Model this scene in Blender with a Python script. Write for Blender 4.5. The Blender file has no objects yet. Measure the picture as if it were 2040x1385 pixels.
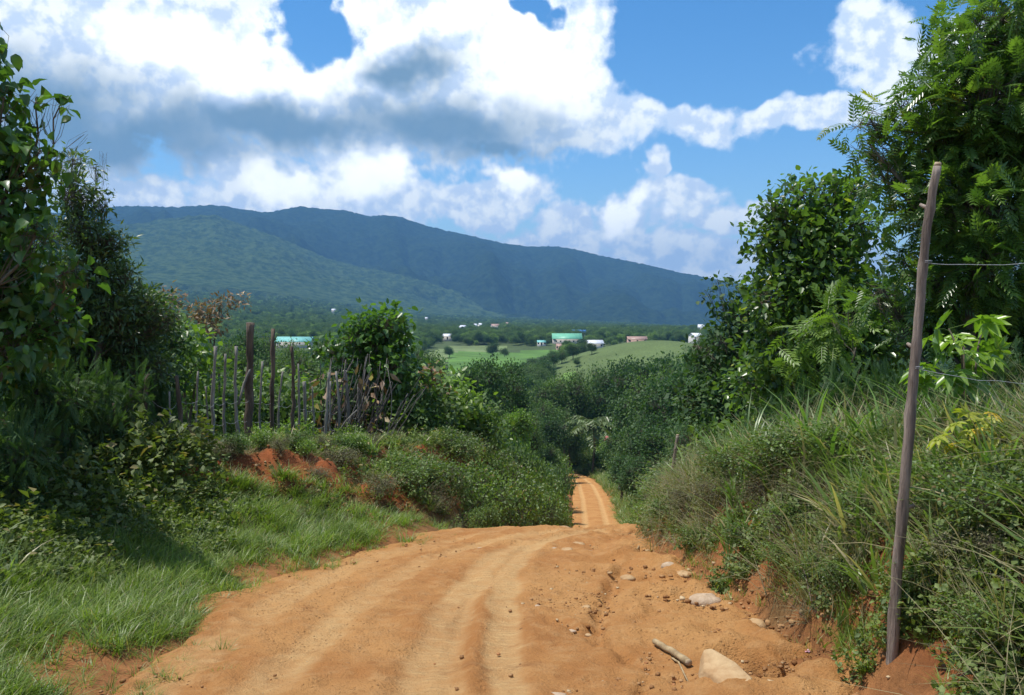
import bpy, math, random
import numpy as np
from mathutils import Vector, Matrix

R = math.radians
rng = np.random.default_rng(7)
random.seed(7)
SC = bpy.context.scene
COL = SC.collection

# ------------------------------------------------------------------ camera, sky, sun, exposure
FPX, CX, CY, HORIZON = 1698.0, 1020.0, 692.5, 620.0       # photo pixels
PITCH = math.atan((CY - HORIZON) / FPX)
CAMZ = 1.6
cam_d = bpy.data.cameras.new('camera')
cam_d.sensor_width = 36.0
cam_d.lens = 36.0 * FPX / 2040.0
cam_d.clip_start = 0.05
cam_d.clip_end = 30000.0
cam = bpy.data.objects.new('camera', cam_d)
COL.objects.link(cam)
cam.location = (0, 0, CAMZ)
cam.rotation_euler = (R(90) - PITCH, 0, 0)
SC.camera = cam

SUN_EL, SUN_AZ = R(70), R(-80)          # azimuth measured from +Y towards +X (negative = left of view)
SUN_DIR = Vector((math.sin(SUN_AZ) * math.cos(SUN_EL), math.cos(SUN_AZ) * math.cos(SUN_EL), math.sin(SUN_EL)))
sun_d = bpy.data.lights.new('sun', 'SUN')
sun_d.energy = 4.6
sun_d.angle = R(0.53)
sun_d.color = (1.0, 0.955, 0.88)
sun = bpy.data.objects.new('sun', sun_d)
COL.objects.link(sun)
sun.rotation_euler = SUN_DIR.to_track_quat('Z', 'Y').to_euler()
sun.location = (-30, 20, 60)

SC.view_settings.view_transform = 'Standard'
SC.view_settings.look = 'None'
SC.view_settings.gamma = 1.0
SC.view_settings.use_curve_mapping = False
SC.view_settings.exposure = 0.26
SC.render.engine = 'CYCLES'
SC.cycles.use_denoising = True
SC.cycles.max_bounces = 6
SC.cycles.diffuse_bounces = 3
SC.cycles.glossy_bounces = 2
SC.cycles.transmission_bounces = 4
SC.cycles.transparent_max_bounces = 8
SC.cycles.volume_bounces = 0
SC.cycles.sample_clamp_indirect = 6.0


class NT:
    """small helper to wire node trees"""
    def __init__(self, tree):
        self.t = tree
        self.n = tree.nodes
        self.l = tree.links

    def node(self, kind, **kw):
        n = self.n.new(kind)
        for k, v in kw.items():
            setattr(n, k, v)
        return n

    def link(self, a, b):
        self.l.new(a, b)

    def _in(self, sock, v):
        if v is None:
            return
        if isinstance(v, bpy.types.NodeSocket):
            self.l.new(v, sock)
        else:
            sock.default_value = v

    def math(self, op, a, b=None, c=None, clamp=False):
        n = self.node('ShaderNodeMath', operation=op)
        n.use_clamp = clamp
        self._in(n.inputs[0], a)
        self._in(n.inputs[1], b)
        self._in(n.inputs[2], c)
        return n.outputs[0]

    def vmath(self, op, a, b=None):
        n = self.node('ShaderNodeVectorMath', operation=op)
        self._in(n.inputs[0], a)
        self._in(n.inputs[1], b)
        return n.outputs[1] if op in ('LENGTH', 'DOT_PRODUCT', 'DISTANCE') else n.outputs[0]

    def mrange(self, v, a, b, c=0.0, d=1.0, smooth=True):
        n = self.node('ShaderNodeMapRange')
        n.interpolation_type = 'SMOOTHSTEP' if smooth else 'LINEAR'
        n.clamp = True
        self._in(n.inputs[0], v)
        for i, x in enumerate((a, b, c, d)):
            n.inputs[i + 1].default_value = x
        return n.outputs[0]

    def noise(self, vec, scale, detail=4.0, rough=0.55, dist=0.0, out=0):
        n = self.node('ShaderNodeTexNoise')
        self._in(n.inputs['Vector'], vec)
        n.inputs['Scale'].default_value = scale
        n.inputs['Detail'].default_value = detail
        n.inputs['Roughness'].default_value = rough
        n.inputs['Distortion'].default_value = dist
        return n.outputs[out]

    def mix(self, f, a, b, kind='MIX'):
        n = self.node('ShaderNodeMix', data_type='RGBA', blend_type=kind)
        self._in(n.inputs[0], f)
        self._in(n.inputs[6], a)
        self._in(n.inputs[7], b)
        return n.outputs[2]


def pix_ray(px, py):
    """unit-free direction through a photo pixel"""
    cx, cy = (px - CX) / FPX, -(py - CY) / FPX
    s, c = math.sin(PITCH), math.cos(PITCH)
    return Vector((cx, c + cy * s, -s + cy * c))


# broken cumulus over the ridge: centre and half-axes as seen from the road (photo pixels, turned into sky directions)
CLOUDS = [(300, 30, 430, 130), (130, 150, 330, 180), (430, 190, 380, 130), (690, 190, 300, 150), (900, 190, 330, 160),
          (1080, 110, 215, 170), (880, 0, 260, 120), (1130, 230, 220, 70), (60, 330, 200, 60, .8), (-150, 150, 300, 250),
          (1390, 232, 130, 55), (1590, 232, 120, 42, .9), (1740, 105, 110, 75), (1800, 190, 100, 60), (1960, 150, 160, 90),
          (260, 395, 130, 50), (460, 355, 110, 75), (570, 385, 200, 60), (725, 345, 115, 75), (780, 405, 130, 65),
          (640, 420, 380, 50), (1030, 385, 95, 60), (950, 425, 130, 45), (1130, 455, 75, 50), (1255, 450, 85, 65),
          (1330, 510, 120, 55), (1440, 525, 130, 55), (1285, 345, 42, 55, .9), (1350, 390, 110, 42, .9), (1450, 430, 140, 45, .9),
          (1090, 500, 260, 45, .9), (1600, 520, 160, 80)]
HOLES = [(610, 55, 70, 65), (1062, 8, 40, 30), (1360, 70, 120, 110)]
SHADES = [(230, 265, 380, 80), (90, 220, 240, 110), (560, 265, 280, 55), (870, 255, 300, 75), (980, 290, 170, 38),
          (800, 140, 130, 75, .7)]
LIGHTS = [(560, 120, 190, 90), (330, 60, 170, 60), (700, 40, 160, 60), (1000, 50, 200, 80), (1070, 150, 130, 100), (560, 370, 130, 40), (740, 355, 90, 50), (1030, 370, 60, 35), (1250, 430, 60, 40)]


def build_world():
    w = bpy.data.worlds.new('World')
    SC.world = w
    w.use_nodes = True
    w.cycles.sampling_method = 'MANUAL'
    w.cycles.sample_map_resolution = 256
    t = NT(w.node_tree)
    t.n.clear()
    out = t.node('ShaderNodeOutputWorld')
    sky = t.node('ShaderNodeTexSky')
    sky.sky_type = 'NISHITA'
    sky.sun_disc = False
    sky.sun_elevation = SUN_EL
    sky.sun_rotation = SUN_AZ
    sky.altitude = 200
    sky.air_density = 1.0
    sky.dust_density = 0.0
    sky.ozone_density = 2.5
    tc = t.node('ShaderNodeTexCoord')
    d = tc.outputs['Generated']
    sep = t.node('ShaderNodeSeparateXYZ')
    t.link(d, sep.inputs[0])
    az = t.math('ARCTAN2', sep.outputs[0], sep.outputs[1])
    el = t.math('ARCSINE', sep.outputs[2])
    cmb = t.node('ShaderNodeCombineXYZ')
    t.link(az, cmb.inputs[0])
    t.link(el, cmb.inputs[1])
    uv0 = cmb.outputs[0]

    def azel(px, py):
        r = pix_ray(px, py).normalized()
        return math.atan2(r.x, r.y), math.asin(r.z)

    # domain warp so outlines billow
    wn = t.node('ShaderNodeTexNoise')
    t.link(uv0, wn.inputs['Vector'])
    wn.inputs['Scale'].default_value = 7.5
    wn.inputs['Detail'].default_value = 4.0
    wn.inputs['Roughness'].default_value = 0.62
    wv = t.vmath('SUBTRACT', wn.outputs['Color'], (0.5, 0.5, 0.5))
    wv = t.vmath('MULTIPLY', wv, (0.17, 0.11, 0.0))
    uv = t.vmath('ADD', uv0, wv)

    def blobs(lst):
        """1 at a blob's centre, 0 on its rim, negative outside"""
        acc = None
        for (px, py, rx, ry, *k) in lst:
            a, e = azel(px, py)
            k = k[0] if k else 1.0
            sx, sy = FPX / rx / k, FPX / ry / k
            n = t.node('ShaderNodeVectorMath', operation='MULTIPLY_ADD')
            t.link(uv, n.inputs[0])
            n.inputs[1].default_value = (sx, sy, 0)
            n.inputs[2].default_value = (-a * sx, -e * sy, 0)
            ln = t.vmath('LENGTH', n.outputs[0])
            acc = ln if acc is None else t.math('SMOOTH_MIN', acc, ln, 0.15)
        return t.math('SUBTRACT', 1.0, acc)

    f = blobs(CLOUDS)
    fh = blobs(HOLES)
    f = t.math('SUBTRACT', f, t.math('MULTIPLY', t.math('MAXIMUM', t.math('ADD', fh, .45), 0.0), 1.0))
    # the rest of the sky carries the same kind of broken cumulus
    wide = t.noise(d, 3.2, 2.0, 0.5)
    wide = t.math('MULTIPLY_ADD', wide, 5.0, -2.55)
    away = t.math('MAXIMUM', t.mrange(t.math('ABSOLUTE', az), 0.62, 0.85), t.mrange(el, 0.43, 0.6))
    f = t.math('ADD', t.math('MULTIPLY', f, t.math('SUBTRACT', 1.0, away)), t.math('MULTIPLY', wide, away))
    n1 = t.noise(uv0, 24.0, 6.0, 0.6)
    n1c = t.math('SUBTRACT', n1, 0.5)
    fr = t.math('ADD', f, t.math('MULTIPLY', n1c, 1.15))
    fr = t.math('ADD', fr, t.math('MULTIPLY', t.math('SUBTRACT', t.noise(uv0, 95.0, 3.0, 0.6), .5), 0.22))
    dens = t.mrange(fr, -0.05, 0.30)
    dens = t.math('MULTIPLY', dens, t.mrange(el, -0.02, 0.03))
    sh = t.mrange(t.math('ADD', blobs(SHADES), t.math('MULTIPLY', n1c, 0.22)), -0.3, 0.8)
    lb = t.mrange(t.math('ADD', blobs(LIGHTS), t.math('MULTIPLY', n1c, 0.9)), -0.15, 0.6)
    # billows: brighter where the cloud thins towards the sun, up and to the left
    n1s = t.noise(t.vmath('ADD', uv0, (-0.008, 0.011, 0)), 24.0, 4.0, 0.55)
    relief = t.math('SUBTRACT', t.noise(uv0, 24.0, 4.0, 0.55), n1s)
    billow = t.mrange(relief, -0.10, 0.09)
    body = t.mix(billow, (0.60, 0.74, 0.95, 1), (1.0, 1.06, 1.08, 1))
    body = t.mix(t.math('MULTIPLY', lb, .9), body, (1.38, 1.40, 1.36, 1))
    edge = t.mrange(fr, 0.05, 0.5)
    thin = t.mix(edge, (0.62, 0.77, 0.98, 1), body)
    ccol = t.mix(t.math('MULTIPLY', sh, 0.97), thin, (0.16, 0.29, 0.43, 1))
    bg1 = t.node('ShaderNodeBackground')
    hs = t.node('ShaderNodeHueSaturation')
    hs.inputs['Saturation'].default_value = 1.32
    t.link(sky.outputs[0], hs.inputs['Color'])
    t.link(hs.outputs[0], bg1.inputs[0])
    bg1.inputs[1].default_value = 0.14
    bg2 = t.node('ShaderNodeBackground')
    t.link(ccol, bg2.inputs[0])
    bg2.inputs[1].default_value = 1.0
    ms = t.node('ShaderNodeMixShader')
    t.link(dens, ms.inputs[0])
    t.link(bg1.outputs[0], ms.inputs[1])
    t.link(bg2.outputs[0], ms.inputs[2])
    t.link(ms.outputs[0], out.inputs[0])


build_world()

# ------------------------------------------------------------------ numpy noise
def _hash(ix, iy, seed):
    h = (ix.astype(np.int64) * 374761393 + iy.astype(np.int64) * 668265263 + seed * 974634777) & 0xFFFFFFFF
    h = ((h ^ (h >> 13)) * 1274126177) & 0xFFFFFFFF
    return ((h ^ (h >> 16)) & 0xFFFF) / 65535.0


def vnoise(x, y, seed=0):
    x = np.asarray(x, float)
    y = np.asarray(y, float)
    ix, iy = np.floor(x), np.floor(y)
    fx, fy = x - ix, y - iy
    fx = fx * fx * (3 - 2 * fx)
    fy = fy * fy * (3 - 2 * fy)
    a, b = _hash(ix, iy, seed), _hash(ix + 1, iy, seed)
    c, d = _hash(ix, iy + 1, seed), _hash(ix + 1, iy + 1, seed)
    return (a + (b - a) * fx) * (1 - fy) + (c + (d - c) * fx) * fy - 0.5


def fbm(x, y, octv=4, seed=0, gain=0.5):
    s, a, k = 0, 1.0, 1.0
    for i in range(octv):
        s = s + a * vnoise(np.asarray(x) * k + 17.3 * i, np.asarray(y) * k - 9.1 * i, seed + i)
        a *= gain
        k *= 2.03
    return s


def sstep(a, b, x):
    t = np.clip((x - a) / (b - a), 0, 1)
    return t * t * (3 - 2 * t)


# ------------------------------------------------------------------ terrain
def tab(*pairs):
    xs = np.array([p[0] for p in pairs], float)
    ys = np.array([p[1] for p in pairs], float)
    return lambda v: np.interp(v, xs, ys)


# lengthwise profile of the road (z), its centre and half width, by distance y
_rz = tab((-60, 7.2), (0, 0), (10.8, -1.30), (11.8, -1.46), (14, -2.05), (20, -3.75), (30, -6.5), (42, -9.6), (56, -12.9), (85, -17.4), (119, -21.9), (150, -25), (300, -28))
_rc = tab((-60, -.3), (0, -.3), (4.8, -.25), (7.2, -.33), (9.8, -.1), (11.3, .27), (13, .65), (16, 1.25), (22, 2.0), (30, 3.0), (42, 4.3), (56, 5.65), (85, 8.0), (105, 9.2), (119, 9.3), (130, 8.0), (142, 3.5), (155, -6))
_rw = tab((-60, 2.0), (4.8, 2.1), (7.2, 2.2), (9.8, 1.8), (11.3, 1.35), (13, 1.35), (40, 1.5), (56, 1.65), (85, 1.9), (119, 1.75), (160, 1.4))
_ys = np.linspace(-60, 160, 2201)


def smoothtab(f, w):
    k = np.ones(w) / w
    v = np.convolve(np.pad(f(_ys), (w // 2, w // 2), mode='edge'), k, 'valid')[:len(_ys)]
    return lambda y: np.interp(y, _ys, v)


RZ, RC, RW = smoothtab(_rz, 9), smoothtab(_rc, 15), smoothtab(_rw, 15)
# left: bank foot x, bank crest x, plateau z        right: the same
FL = smoothtab(tab((-60, -4.8), (3, -4.9), (7, -4.6), (9, -4.0), (10.6, -3.1), (12.3, -1.05), (15, -.45), (22, .4), (30, 1.4), (56, 4.0), (119, 7.5), (160, 0)), 9)
CL = smoothtab(tab((-60, -6), (3, -6.0), (9, -5.0), (11, -4.1), (13, -2.7), (17, -1.2), (22, -.7), (30, .5), (56, 2.6), (119, 5.5), (160, -3)), 9)
PL = smoothtab(tab((-60, 6), (0, .75), (5, .42), (9, -.12), (13, -.45), (17, -1.1), (22, -2.2), (30, -4.9), (45, -9.0), (60, -12.2), (90, -16.6), (120, -20.8), (160, -25)), 15)
FR = smoothtab(tab((-60, 1.9), (4.5, 1.95), (6.2, 1.95), (8.9, 1.8), (10.7, 1.6), (13, 2.1), (22, 3.5), (30, 4.6), (56, 7.4), (85, 10.4), (119, 11.6), (160, 8)), 9)
CR = smoothtab(tab((-60, 3.6), (5, 3.45), (8, 2.95), (10, 2.6), (13, 3.0), (22, 4.8), (30, 6.0), (56, 9.5), (85, 12.5), (119, 13), (160, 10)), 9)
PR = smoothtab(tab((-60, 6.5), (0, 1.3), (5, .80), (8, .28), (10, -.28), (13, -1.0), (20, -3.0), (35, -7.2), (60, -12.6), (90, -17.2), (120, -21.4), (160, -25)), 15)

_ea = tab((-600, .045), (200, .030), (400, .0235), (600, .016), (800, -.003), (1000, -.010), (1200, -.0147), (1450, -.0235), (1700, -.03), (2600, -.035))


def valley(x, y):
    r = np.hypot(x, y)
    az = np.clip(np.arctan2(x, np.maximum(y, 1e-6)), -0.9, 0.9)
    p = 1020 + 1698 * np.tan(az)
    eb = _ea(p)
    lr = np.log(np.maximum(r, 50))
    L = lambda v: math.log(v)
    e2, e4, e6, e9 = -.125, -.069, -.0375, -.027
    wl = sstep(950, 350, p)          # the left side of the valley climbs sooner
    e6 = e6 + .004 * wl
    e9 = e9 + .012 * wl
    e15 = 0.5 * (e9 + eb)
    e = np.where(lr < L(200), e2 - (L(200) - lr) * .0, e2)
    for a, b, ea_, eb_ in ((200, 400, e2, e4), (400, 600, e4, e6), (600, 950, e6, e9), (950, 1700, e9, e15), (1700, 3000, e15, eb)):
        w = np.clip((lr - L(a)) / (L(b) - L(a)), 0, 1)
        e = np.where(lr >= L(a), ea_ + (eb_ - ea_) * w, e)
    e = np.where(lr > L(3000), eb, e)
    z = 1.6 + e * r
    z = np.where(r < 200, -23.4, z)
    # pale rounded hill right of the field
    hx, hy = x - 58, y - 345
    z = z + 15.5 * np.exp(-(hx / 46) ** 2 - (hy / 70) ** 2)
    z = z + 6 * np.exp(-((x - 150) / 60) ** 2 - ((y - 420) / 90) ** 2)
    z = z + sstep(250, 500, r) * fbm(x / 90, y / 90, 3, 31) * 3.0
    return z


def H(x, y, road_cut=True):
    x = np.asarray(x, float)
    y = np.asarray(y, float)
    yy = np.clip(y, -60, 160)
    zr, c, hw = RZ(yy), RC(yy), RW(yy)
    xl, xr = c - hw, c + hw
    n = fbm(x * .9, y * .9, 3, 5) * .16 + fbm(x * .12, y * .12, 2, 9) * .5 * sstep(6, 25, np.hypot(x, y))
    rough = fbm(x * 3.1, y * 3.1, 4, 11) * .16
    # left
    f, k, p = np.minimum(FL(yy), xl - .05), CL(yy), PL(yy)
    k = np.minimum(k, f - .5) + fbm(y * .8, x * 0 + 3.1, 3, 21) * .5
    k = np.minimum(k, f - .35)
    fz = zr + .27 * (xl - f)
    lw = np.clip((f - x) / (f - k), 0, 1)
    zl = np.where(x >= f, zr + .27 * (xl - x), fz + (p - fz) * (1 - (1 - lw) ** 1.7))
    zl = zl + np.where(x < k, -.02 * (k - x), 0)
    zl = zl + n * sstep(0, 1.2, xl - x) + rough * sstep(0, .35, xl - x) * (0.35 + 1.6 * sstep(0, .3, lw) * sstep(1.0, .75, lw))
    # right
    f, k, p = np.maximum(FR(yy), xr + .05), CR(yy), PR(yy)
    k = np.maximum(k + fbm(y * .7, x * 0 - 8.1, 3, 23) * .5, f + .6)
    fz = zr + .10 * (f - xr)
    rw = np.clip((x - f) / (k - f), 0, 1)
    zz = np.where(x <= f, zr + .10 * (x - xr), fz + (p - fz) * (1 - (1 - rw) ** 1.6))
    zz = zz + np.where(x > k, .035 * np.minimum(x - k, 10), 0)
    zz = zz + n * sstep(0, 1.2, x - xr) + rough * sstep(0, .35, x - xr) * (0.4 + 1.6 * sstep(0, .3, rw) * sstep(1.0, .75, rw))
    z = np.where(x < c, np.where(x < xl, zl, zr), np.where(x > xr, zz, zr))
    if road_cut:
        t = np.abs(x - c) / hw
        z = z - (0.07 + .006 * np.clip(y, 0, 150)) * sstep(1.0, .85, t)
    # washed-out hole beside the slab at the right edge
    if road_cut:
        z = z - .30 * np.exp(-((x - 1.60) / .14) ** 2 - ((y - 5.20) / .12) ** 2)
        z = z - .14 * np.exp(-((x - 1.44) / .16) ** 2 - ((y - 5.32) / .09) ** 2)
    r = np.hypot(x, y)
    w = sstep(120, 210, r)
    return z * (1 - w) + valley(x, y) * w


def Hf(x, y):
    return float(H(np.array([x]), np.array([y]), False)[0])


_marchs = np.concatenate([np.arange(1.5, 30, .02), np.exp(np.linspace(math.log(30), math.log(7000), 6000))])


def hit(px, py, rmin=0.0):
    """where the view ray through a photo pixel meets the ground"""
    d = pix_ray(px, py)
    s = _marchs[_marchs >= rmin]
    xs, ys, zs = d.x * s, d.y * s, CAMZ + d.z * s
    b = np.nonzero(zs < H(xs, ys, False))[0]
    i = b[0] if len(b) else len(s) - 1
    return Vector((xs[i], ys[i], H(xs[i:i + 1], ys[i:i + 1], False)[0]))


def at(px, py, depth):
    d = pix_ray(px, py)
    k = depth / d.y
    return Vector((d.x * k, depth, CAMZ + d.z * k))


# ------------------------------------------------------------------ materials
def mat_base(name):
    m = bpy.data.materials.new(name)
    m.use_nodes = True
    t = NT(m.node_tree)
    b = t.n['Principled BSDF']
    return m, t, b


def leaf_mat(name, dark, light, odd=None, odd_amt=0.05, rough=0.42, trans=0.3, spec=0.5):
    """foliage: every leaf carries a random 'tint' value that picks its own green"""
    m, t, b = mat_base(name)
    at_ = t.node('ShaderNodeAttribute', attribute_name='tint')
    oi = t.node('ShaderNodeObjectInfo')
    ramp = t.node('ShaderNodeValToRGB')
    e = ramp.color_ramp.elements
    e[0].position = 0.0
    e[0].color = (*dark, 1)
    e[1].position = 1.0 - odd_amt if odd else 1.0
    e[1].color = (*light, 1)
    if odd:
        n = e.new(min(0.999, 1.0 - odd_amt + 0.01))
        n.color = (*odd, 1)
    t.link(at_.outputs['Fac'], ramp.inputs[0])
    geo = t.node('ShaderNodeNewGeometry')
    pn = t.noise(geo.outputs['Position'], 0.9, 2.0)
    var = t.math('ADD', t.mrange(oi.outputs['Random'], 0, 1, 0.86, 1.14, False), t.mrange(pn, .3, .7, -.13, .13, False))
    vv = t.node('ShaderNodeCombineXYZ')
    for i in range(3):
        t.link(var, vv.inputs[i])
    col = t.mix(1.0, ramp.outputs[0], vv.outputs[0], 'MULTIPLY')
    t.link(col, b.inputs['Base Color'])
    b.inputs['Roughness'].default_value = rough
    b.inputs['Specular IOR Level'].default_value = spec
    if trans > 0:
        tr = t.node('ShaderNodeBsdfTranslucent')
        tcol = t.mix(1.0, col, (1.5, 1.7, 0.6, 1), 'MULTIPLY')
        t.link(tcol, tr.inputs[0])
        ms = t.node('ShaderNodeMixShader')
        ms.inputs[0].default_value = trans
        t.link(b.outputs[0], ms.inputs[1])
        t.link(tr.outputs[0], ms.inputs[2])
        t.link(ms.outputs[0], t.n['Material Output'].inputs[0])
    return m


def noisy_mat(name, c1, c2, scale=6.0, rough=0.9, bump=0.3, bscale=None, detail=6.0, stretch=None, spec=0.25):
    m, t, b = mat_base(name)
    tc = t.node('ShaderNodeTexCoord')
    v = tc.outputs['Object']
    if stretch:
        v = t.vmath('MULTIPLY', v, stretch)
    n = t.noise(v, scale, detail, 0.6)
    col = t.mix(t.mrange(n, .32, .68), (*c1, 1), (*c2, 1))
    t.link(col, b.inputs['Base Color'])
    b.inputs['Roughness'].default_value = rough
    b.inputs['Specular IOR Level'].default_value = spec
    if bump:
        bp = t.node('ShaderNodeBump')
        bp.inputs['Strength'].default_value = bump
        bp.inputs['Distance'].default_value = 0.02
        t.link(t.noise(v, bscale or scale * 3, 5.0, 0.65), bp.inputs['Height'])
        t.link(bp.outputs[0], b.inputs['Normal'])
    return m


M = {}
M['broad'] = leaf_mat('broad_leaf', (.035, .085, .022), (.115, .215, .040), (.32, .26, .04), .06, .32, .38)
M['feather'] = leaf_mat('feather_leaf', (.040, .080, .032), (.125, .185, .060), None, 0, .36, .32)
M['glir'] = leaf_mat('pinnate_leaf', (.036, .084, .022), (.150, .245, .048), (.30, .32, .05), .08, .28, .42)
M['darkleaf'] = leaf_mat('dark_leaf', (.026, .066, .024), (.085, .150, .042), None, 0, .62, .30, .3)
M['midleaf'] = leaf_mat('mid_leaf', (.040, .085, .028), (.125, .190, .050), None, 0, .62, .32, .3)
M['limeleaf'] = leaf_mat('lime_leaf', (.085, .155, .028), (.19, .285, .048), (.30, .30, .05), .06, .42, .40)
M['hedge'] = leaf_mat('hedge_leaf', (.055, .098, .024), (.155, .230, .048), (.24, .18, .07), .12, .5, .34)
M['olive'] = leaf_mat('olive_leaf', (.085, .085, .040), (.19, .185, .080), (.27, .20, .11), .15, .6, .25)
M['brownleaf'] = leaf_mat('brown_leaf', (.12, .065, .032), (.28, .18, .095), (.50, .40, .26), .15, .6, .2)
M['yellowleaf'] = leaf_mat('yellow_leaf', (.22, .26, .03), (.38, .40, .04), (.58, .42, .03), .18, .45, .35)
M['cassava'] = leaf_mat('cassava_leaf', (.12, .22, .03), (.22, .34, .04), None, 0, .30, .38)
M['grass'] = leaf_mat('grass_blade', (.100, .165, .026), (.225, .310, .052), (.32, .28, .12), .10, .45, .35)
M['tallgrass'] = leaf_mat('tall_grass_blade', (.090, .155, .035), (.215, .300, .080), (.38, .33, .18), .14, .40, .35)
M['drygrass'] = leaf_mat('dry_grass_blade', (.20, .18, .09), (.36, .32, .165), (.24, .18, .15), .18, .7, .25)
M['weed'] = leaf_mat('weed_leaf', (.060, .100, .024), (.175, .230, .050), (.25, .21, .07), .10, .6, .30)
M['gravel'] = leaf_mat('gravel', (.20, .085, .03), (.42, .24, .11), (.52, .38, .22), .1, .95, 0, .1)
M['cane'] = leaf_mat('cane_blade', (.085, .165, .035), (.20, .32, .085), (.36, .33, .15), .08, .36, .38)
M['frond'] = leaf_mat('palm_leaflet', (.07, .11, .03), (.16, .21, .07), (.24, .21, .1), .1, .4, .2)
M['bark'] = noisy_mat('bark', (.085, .070, .048), (.20, .17, .125), 9, .9, .5, stretch=(1, 1, .25))
M['twig'] = noisy_mat('twig_bark', (.07, .055, .04), (.17, .14, .11), 20, .9, .2)
M['post'] = noisy_mat('weathered_post', (.060, .045, .033), (.165, .125, .095), 14, .9, .6, stretch=(1, 1, .12))
M['greypost'] = noisy_mat('grey_stake', (.15, .14, .125), (.30, .28, .25), 14, .9, .5, stretch=(1, 1, .12))
M['cutwood'] = noisy_mat('cut_wood', (.34, .25, .15), (.48, .38, .26), 18, .85, .3)
M['pole'] = noisy_mat('bamboo_pole_skin', (.13, .10, .078), (.38, .31, .25), 24, .8, .9, 60, stretch=(1, 1, .08))
M['wire'] = noisy_mat('galvanised_wire', (.30, .31, .32), (.50, .51, .52), 30, .45, 0)
M['stone'] = noisy_mat('tan_stone', (.36, .215, .10), (.50, .345, .185), 6, .9, .5, 26)
M['palestone'] = noisy_mat('pale_stone', (.38, .265, .165), (.54, .42, .30), 7, .9, .5, 30)
M['clod'] = noisy_mat('clay_clod', (.30, .13, .05), (.44, .215, .09), 9, .95, .7, 30)
M['log'] = noisy_mat('peeled_log', (.24, .165, .085), (.42, .31, .17), 14, .8, .4, stretch=(1, 1, .15))
M['pinkcloth'] = noisy_mat('pink_cloth', (.55, .16, .14), (.68, .25, .22), 8, .85, .2)
M['litter'] = noisy_mat('pink_wrapper', (.60, .25, .36), (.75, .5, .58), 20, .4, .2)
M['deadfrond'] = noisy_mat('dead_frond', (.055, .048, .045), (.15, .135, .125), 12, .9, .4, stretch=(1, 1, .15))


def soil_material():
    """near earth, litter and pasture share one sheet; its cover colour is a per-vertex property"""
    m, t, b = mat_base('earth_and_pasture')
    at_ = t.node('ShaderNodeAttribute', attribute_name='cover')
    geo = t.node('ShaderNodeNewGeometry')
    P = geo.outputs['Position']
    n1 = t.noise(P, 1.3, 6, .6)
    n2 = t.noise(P, 11.0, 6, .65)
    n3 = t.noise(P, 0.05, 4, .6)
    k = t.math('ADD', t.mrange(n1, .3, .7, .72, 1.2, False), t.mrange(n2, .3, .7, -.2, .2, False))
    k = t.math('ADD', k, t.mrange(n3, .3, .7, -.16, .16, False))
    v = t.node('ShaderNodeCombineXYZ')
    for i in range(3):
        t.link(k, v.inputs[i])
    col = t.mix(1.0, at_.outputs['Color'], v.outputs[0], 'MULTIPLY')
    t.link(col, b.inputs['Base Color'])
    b.inputs['Roughness'].default_value = .95
    b.inputs['Specular IOR Level'].default_value = .12
    bp = t.node('ShaderNodeBump')
    bp.inputs['Strength'].default_value = .8
    bp.inputs['Distance'].default_value = .05
    t.link(t.noise(P, 14.0, 8, .7), bp.inputs['Height'])
    t.link(bp.outputs[0], b.inputs['Normal'])
    return m


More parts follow.
